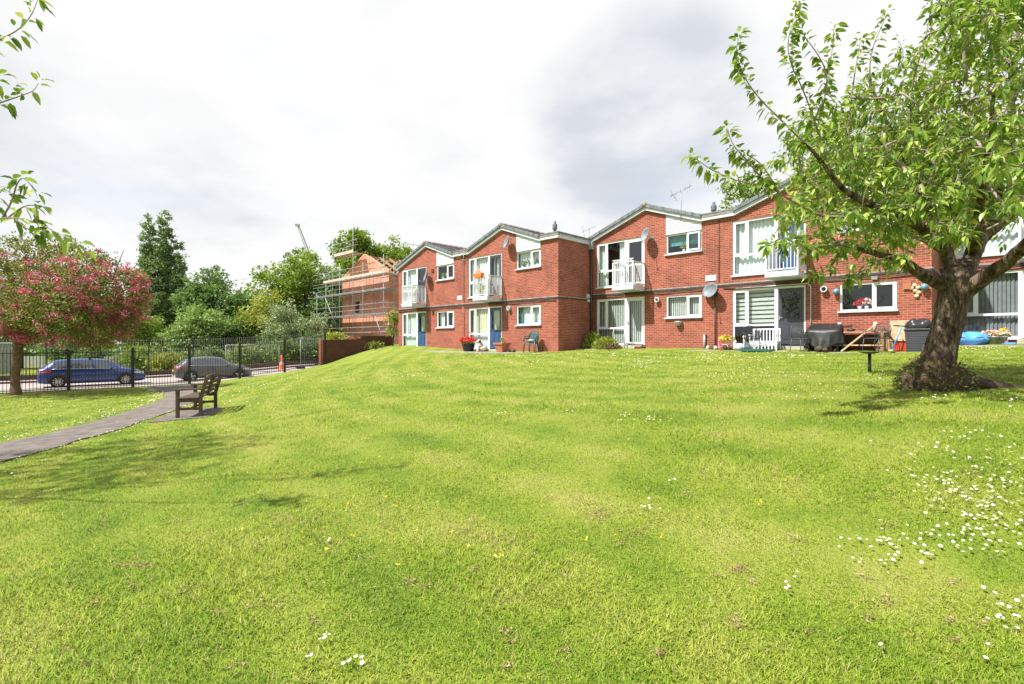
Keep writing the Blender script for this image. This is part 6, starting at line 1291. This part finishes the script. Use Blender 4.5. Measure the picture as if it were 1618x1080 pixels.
# mossy burr with suckers, roots
mb = MB(); n1_, n2_ = 40, 20; V = []
for i in range(n2_ + 1):
    for k in range(n1_):
        th = math.pi * .5 * i / n2_; a = 2 * math.pi * k / n1_; q = Vector((math.sin(th) * math.cos(a), math.sin(th) * math.sin(a), math.cos(th))); s_ = 1 + .28 * noise.noise(q * 2.3) + .18 * noise.noise(q * 6) + .10 * noise.noise(q * 15)
        V.append((q.x * .38 * s_ - .22, q.y * .36 * s_ - .10, q.z * .50 * s_ - .08))
mb.mesh(V, [(i * n1_ + k, (i + 1) * n1_ + k, (i + 1) * n1_ + (k + 1) % n1_, i * n1_ + (k + 1) % n1_) for i in range(n2_) for k in range(n1_)], 0, True)
for pts, r0 in (([(.12, -.1, .18), (.45, -.16, .045), (.85, -.24, -.005), (1.25, -.26, -.09)], .12), ([(.1, .2, .2), (.5, .5, .12), (.9, .7, .05)], .12)):
    mb.tube(smooth_pl([Vector(p) for p in pts], 6), [r0 * (1 - .75 * t) for t in np.linspace(0, 1, 6 * (len(pts) - 1) + 1)], 12, disp=bark_disp(9, .3))
mb.build('root_burr', M['soil'], ch)
n = 1100; d = rand_dirs(n); d[:, 2] = np.abs(d[:, 2]); pos = d * np.array([.42, .38, .50]) * RNG.uniform(.86, 1.1, (n, 1)) + np.array([-.22, -.12, -.06])
V, Fa, k = leaf_arrays(pos, d + rand_dirs(n) * .9, rand_dirs(n), RNG.uniform(.025, .07, n), RNG.uniform(.006, .02, n), 'card'); np_mesh('dry_suckers', V, Fa, M['lf_brown'], ch, np.repeat(RNG.uniform(0, 1, n), k))
n = 420; d = rand_dirs(n); d[:, 2] = np.abs(d[:, 2]) * .8; d[:, 0] -= .35; d = unit(d); pos = d * np.array([.46, .42, .46]) * RNG.uniform(.92, 1.08, (n, 1)) + np.array([-.22, -.14, -.08])
V, Fa, k = leaf_arrays(pos, d + rand_dirs(n) * .7, rand_dirs(n) + np.array([0, 0, 1]), RNG.uniform(.03, .06, n), RNG.uniform(.02, .04, n), 'card'); np_mesh('sucker_leaves', V, Fa, M['lf_mid'], ch, np.repeat(RNG.uniform(0, 1, n), k))
# second cherry, its trunk outside the picture on the left
lx, ly = -9.2, 4.9; lz = gz(lx, ly); lt = thing('cherry_tree', 'cherry tree overhanging from the left edge, only its branch tips in view', 'tree', (lx, ly, lz)); g = Grow((lx, ly, lz)); B0 = Vector((lx, ly, lz))
mb = MB(); tp = smooth_pl([Vector((0, 0, -.2)), Vector((.02, 0, .5)), Vector((.1, 0, 1.3)), Vector((.1, .05, 2.0))], 6); mb.tube(tp, list(np.linspace(.30, .22, len(tp))), 24, disp=bark_disp(7, .2)); mb.build('trunk', M['bark'], lt); g.P += [tuple(p) for p in tp[-3:]]
up = B0 + Vector((.1, .05, 1.9))
for pts, r0, r1, lf in (([up, B0 + Vector((1.6, -.2, 2.6)), P(-260, 395, 4.4), P(-100, 372, 4.1)], .035, .009, .4), ([P(-100, 372, 4.1), P(-10, 347, 4.0), P(30, 345, 4.0), P(65, 355, 4.0), P(95, 370, 3.95), P(128, 388, 3.9)], .009, .002, .42), ([P(2, 347, 4.0), P(18, 318, 4.0), P(27, 290, 4.0), P(38, 282, 4.0), P(58, 302, 4.0)], .008, .003, .5), ([P(8, 347, 4.0), P(38, 326, 4.0), P(64, 324, 4.0)], .007, .003, .5), ([P(25, 346, 4), P(45, 362, 4), P(75, 366, 3.95)], .006, .003, .5), ([P(-40, 358, 4.05), P(-15, 320, 4.1), P(8, 296, 4.1)], .008, .003, .5),
    ([up, B0 + Vector((1.2, -.4, 3.2)), P(-230, 220, 4.6), P(-60, 180, 4.4)], .03, .008, .4), ([P(-60, 180, 4.4), P(0, 162, 4.4), P(35, 150, 4.4), P(52, 143, 4.4), P(61, 131, 4.4)], .008, .002, .42), ([up, B0 + Vector((.8, -.2, 3.6)), P(-200, 150, 4.6), P(-60, 90, 4.4)], .03, .008, .4), ([P(-60, 90, 4.4), P(0, 62, 4.4), P(30, 45, 4.4), P(50, 22, 4.4), P(62, -8, 4.4)], .008, .002, .45), ([P(-60, 180, 4.4), P(-20, 130, 4.4), P(0, 118, 4.4)], .006, .003, .4)): g.limb(pts, r0, r1, 8, None, 0, 6); 
for pts in (([P(-20, 347, 4.0), P(30, 345, 4.0), P(65, 355, 4.0), P(95, 370, 3.95), P(128, 388, 3.9)]), [P(18, 318, 4.0), P(27, 290, 4.0), P(38, 282, 4.0), P(58, 302, 4.0)], [P(38, 326, 4.0), P(64, 324, 4.0)], [P(45, 362, 4), P(75, 366, 3.95)], [P(-15, 320, 4.1), P(8, 296, 4.1)], [P(-60, 180, 4.4), P(0, 162, 4.4), P(35, 150, 4.4), P(61, 131, 4.4)], [P(-60, 90, 4.4), P(0, 62, 4.4), P(30, 45, 4.4), P(50, 22, 4.4), P(62, -8, 4.4)], [P(-20, 130, 4.4), P(0, 118, 4.4)]):
    q = smooth_pl([Vector(p) - g.o for p in pts], 4)
    for i in range(len(q)): g.cluster(q[i], q[min(i + 1, len(q) - 1)] - q[max(0, i - 1)], random.randint(1, 3))
for c, rr_, n in (((-9.6, 5.5, 4.6), (2.5, 2.3, 1.4), 26),): g.attach(world_blob(c, rr_, n), .03, .01, 6, 0, 4)
g.attach(world_blob((-9.6, 5.5, 4.6), (2.9, 2.6, 1.6), 760), .008, .0035, 4, 8, 3, .3)
g.finish(lt, [M['twig'], M['bark']], 'lf_cherry', (.075, .108))

# ---------------------------------------------------------------- grass, daisies, litter
def inside(poly, x, y):
    c = np.zeros(len(x), bool); m = len(poly)
    for i in range(m):
        x0, y0 = poly[i][:2]; x1, y1 = poly[(i + 1) % m][:2]; t = (y0 > y) != (y1 > y)
        c ^= t & (x < (x1 - x0) * (y - y0) / (y1 - y0 + 1e-12) + x0)
    return c
PATHPOLY = [tuple(p)[:2] for p in pl] + [tuple(p)[:2] for p in pr][::-1]; PADPOLY = [(-8.3, 11.5), (-7.25, 12.0), (-7.6, 13.6), (-8.1, 14.0), (-9.2, 14.1)]
def on_lawn(x, y):
    s = (x - FP.x) * FN.x + (y - FP.y) * FN.y; k = (s < .05) & ~inside(PATHPOLY, x, y) & ~inside(PADPOLY, x, y)
    for o, w, u0, u1 in ((A1, 1.27, -.6, 13.1), (B1, 1.27, 0, 12.9), (C1, 1.37, 0, 30)):
        u = (x - o.x) * E.x + (y - o.y) * E.y; p = (x - o.x) * NV.x + (y - o.y) * NV.y; k &= ~((u > u0) & (u < u1) & (p < w))
    return k & (np.hypot(x - cx + .1, y - cy + .05) > .55)
def lz_(x, y): return lawn_z(x, y)
def grass_band(Y0, Y1, n, h, w):
    t = RNG.random(n); Y = Y0 * (Y1 / Y0) ** t; X = RNG.uniform(-1.10, 1.10, n) * (Y + .4); k = on_lawn(X + RNG.normal(0, .05, n), Y + RNG.normal(0, .05, n)); X, Y = X[k], Y[k]; Z = ground(X, Y)
    # same gentle lumps as the sheet
    return X, Y, Z
n = 680000; X, Y, Z = grass_band(1.5, 27, n, 0, 0); Z = lawn_z(X, Y); m = len(X)
sc = np.clip(Y / 4.5, 1, 5) ** .75; a = RNG.uniform(0, 6.28, m); lean = RNG.uniform(.3, 2.2, m); hh = RNG.uniform(.010, .030, m) * np.clip(Y / 6, 1, 2.2) ** .5; ww = RNG.uniform(.0022, .0042, m) * sc
patch = np.array([noise.noise(Vector((x * .8, y * .8, 1.0))) for x, y in zip(X[::1], Y[::1])]); hh *= 1 + .9 * patch
bx_, by_ = np.cos(a), np.sin(a); px_, py_ = -by_, bx_
V = np.stack([np.stack([X - px_ * ww, Y - py_ * ww, Z - .004], 1), np.stack([X + px_ * ww, Y + py_ * ww, Z - .004], 1), np.stack([X + bx_ * hh * lean, Y + by_ * hh * lean, Z + hh], 1)], 1).reshape(-1, 3)
tag(np_mesh('grass', V, np.arange(m * 3).reshape(-1, 3), M['blades'], None, np.repeat(RNG.random(m), 3)), 'short mown grass blades on the lawn', 'grass', kind='stuff')
# daisies: clusters seen in the photograph
DZ = [(1500, 770, 90, 36, 90), (1480, 862, 100, 26, 75), (1385, 885, 45, 22, 26), (1600, 742, 55, 50, 50), (1590, 990, 34, 45, 26), (1560, 800, 60, 40, 70), (1565, 835, 60, 30, 60), (1250, 935, 22, 16, 7), (1395, 1028, 4, 3, 1), (1028, 805, 20, 9, 10), (513, 1022, 12, 7, 5), (560, 1060, 16, 8, 8), (488, 1055, 6, 4, 3), (515, 860, 8, 4, 3), (690, 800, 3, 2, 1), (1060, 765, 5, 3, 2),
      (1012, 575, 26, 7, 130), (1100, 566, 90, 8, 160), (790, 655, 18, 4, 26), (1020, 664, 34, 7, 40), (900, 657, 14, 4, 10), (1180, 590, 90, 14, 140), (1250, 563, 60, 5, 90), (1480, 634, 18, 6, 16), (1545, 550, 70, 6, 150), (1590, 585, 40, 30, 40), (940, 562, 90, 4, 120), (775, 562, 150, 3, 160), (860, 572, 60, 5, 50), (1290, 622, 70, 16, 40), (1400, 600, 30, 12, 40), (1600, 640, 20, 10, 14), (30, 752, 30, 12, 14), (650, 590, 60, 8, 30), (650, 595, 8, 3, 12), (1540, 690, 70, 12, 18), (350, 640, 40, 8, 60), (1460, 720, 60, 16, 24)]
pp = []
for px, py, sx, sy, c in DZ:
    k = 0
    while k < c * .7:
        q = RNG.normal(size=2) * .6; h = hit(px + q[0] * sx, max(550, py + q[1] * sy)); k += 1
        if h.y < 44: pp.append((h.x, h.y))
for edge, off, c in ((pl, -1, 620), (pr, 1, 260)):
    e = [tuple(p)[:2] for p in edge]; e = [p for p in e if p[1] > 6.5]
    for k in range(c):
        i = random.randrange(len(e) - 1); t = random.random(); x = e[i][0] + (e[i + 1][0] - e[i][0]) * t; y = e[i][1] + (e[i + 1][1] - e[i][1]) * t; dd = abs(random.gauss(0, .55 if off < 0 else .18)) + .03
        pp.append((x + off * dd * .9, y + (off * -.35) * dd))
for k in range(420): x = RNG.uniform(-20, -9); y = RNG.uniform(10, 23); pp.append((x, y))
pp = np.array(pp); pp = pp[on_lawn(pp[:, 0], pp[:, 1])]; m = len(pp); zz_ = lawn_z(pp[:, 0], pp[:, 1]) + RNG.uniform(.03, .055, m); R_ = RNG.uniform(.008, .012, m) * np.clip(pp[:, 1] / 9, 1, 1.9)
c = np.stack([pp[:, 0], pp[:, 1], zz_], 1); nn = unit(np.stack([RNG.normal(0, .25, m) - .15, RNG.normal(0, .25, m) - .2, np.ones(m)], 1)); u = unit(np.cross(nn, np.array([0, 1.0, 0]))); v = np.cross(nn, u)
A = 10; vs = [c + nn * .001]
for k in range(A): an = 6.2832 * k / A; vs.append(c + (u * math.cos(an) + v * math.sin(an)) * R_[:, None] * (1 if k % 2 else .84) + nn * .002)
ce = [c + nn * .0035]
for k in range(6): an = 6.2832 * k / 6; ce.append(c + (u * math.cos(an) + v * math.sin(an)) * R_[:, None] * .42 + nn * .0022)
al = np.stack(vs + ce, 1); K = al.shape[1]; Fp = np.array([[0, 1 + k, 1 + (k + 1) % A] for k in range(A)] + [[A + 1, A + 2 + k, A + 2 + (k + 1) % 6] for k in range(6)])
Fa = (Fp[None] + (np.arange(m) * K)[:, None, None]).reshape(-1, 3); mi = np.tile(np.array([0] * A + [1] * 6), m)
tag(np_mesh('daisies', al.reshape(-1, 3), Fa, [M['petal'], M['lf_yflower']], None, np.repeat(RNG.random(m), K), mi=mi), 'white daisies scattered in clusters through the lawn', 'daisies', kind='stuff')
bt = [hit(RNG.uniform(380, 1330), RNG.uniform(600, 900)) for k in range(46)] + [hit(RNG.uniform(150, 600), RNG.uniform(640, 760)) for k in range(24)]
pos = np.array([(p.x + dx, p.y + dy, p.z + .03) for p in bt for dx, dy in RNG.normal(0, .010, (5, 2))]); n = len(pos); V, Fa, k = leaf_arrays(pos, rand_dirs(n) + np.array([0, 0, .5]), rand_dirs(n) + np.array([0, 0, 1.0]), RNG.uniform(.012, .02, n), RNG.uniform(.010, .016, n), 'card')
tag(np_mesh('buttercups', V, Fa, M['lf_yflower'], None, np.repeat(RNG.random(n), k)), 'small yellow buttercups dotted over the lawn', 'buttercups', kind='stuff')
LIT = [(215, 895, 30, 5, 40), (470, 825, 50, 14, 70), (740, 835, 40, 14, 60), (790, 855, 22, 8, 30), (945, 812, 14, 8, 40), (1170, 905, 12, 5, 26), (1085, 782, 10, 5, 16), (445, 690, 40, 8, 26), (240, 690, 50, 8, 26), (300, 935, 30, 8, 26), (160, 800, 30, 6, 16), (850, 735, 16, 6, 20), (770, 665, 20, 4, 16), (520, 865, 30, 8, 22), (1000, 840, 20, 7, 24), (680, 930, 40, 10, 26), (1215, 705, 14, 5, 14), (1395, 630, 40, 8, 60), (1330, 610, 40, 5, 40), (590, 770, 40, 8, 18), (1390, 950, 22, 7, 16), (420, 960, 30, 7, 22), (1130, 655, 40, 8, 22), (930, 610, 60, 8, 22), (600, 690, 50, 10, 20)]
lp = []
for px, py, sx, sy, cc in LIT + [(RNG.uniform(60, 1560), RNG.uniform(600, 1060), 10, 4, 7) for k in range(60)]:
    for k in range(int(cc * 3.2)): q = RNG.normal(size=2) * .75; h = hit(px + q[0] * sx, py + q[1] * sy); lp.append((h.x, h.y, h.z + RNG.uniform(.012, .035)))
pos = np.array(lp); pos = pos[on_lawn(pos[:, 0], pos[:, 1])]; pos[:, 2] = lawn_z(pos[:, 0], pos[:, 1]) + RNG.uniform(.010, .03, len(pos)); n = len(pos); ax = rand_dirs(n); ax[:, 2] *= .25
V, Fa, k = leaf_arrays(pos, ax, rand_dirs(n) + np.array([0, 0, 1.2]), RNG.uniform(.010, .034, n), RNG.uniform(.003, .009, n), 'card')
tag(np_mesh('dry_clippings', V, Fa, M['lf_straw'], None, np.repeat(RNG.random(n), k)), 'brown dry grass clippings in small heaps on the lawn', 'clippings', kind='stuff')
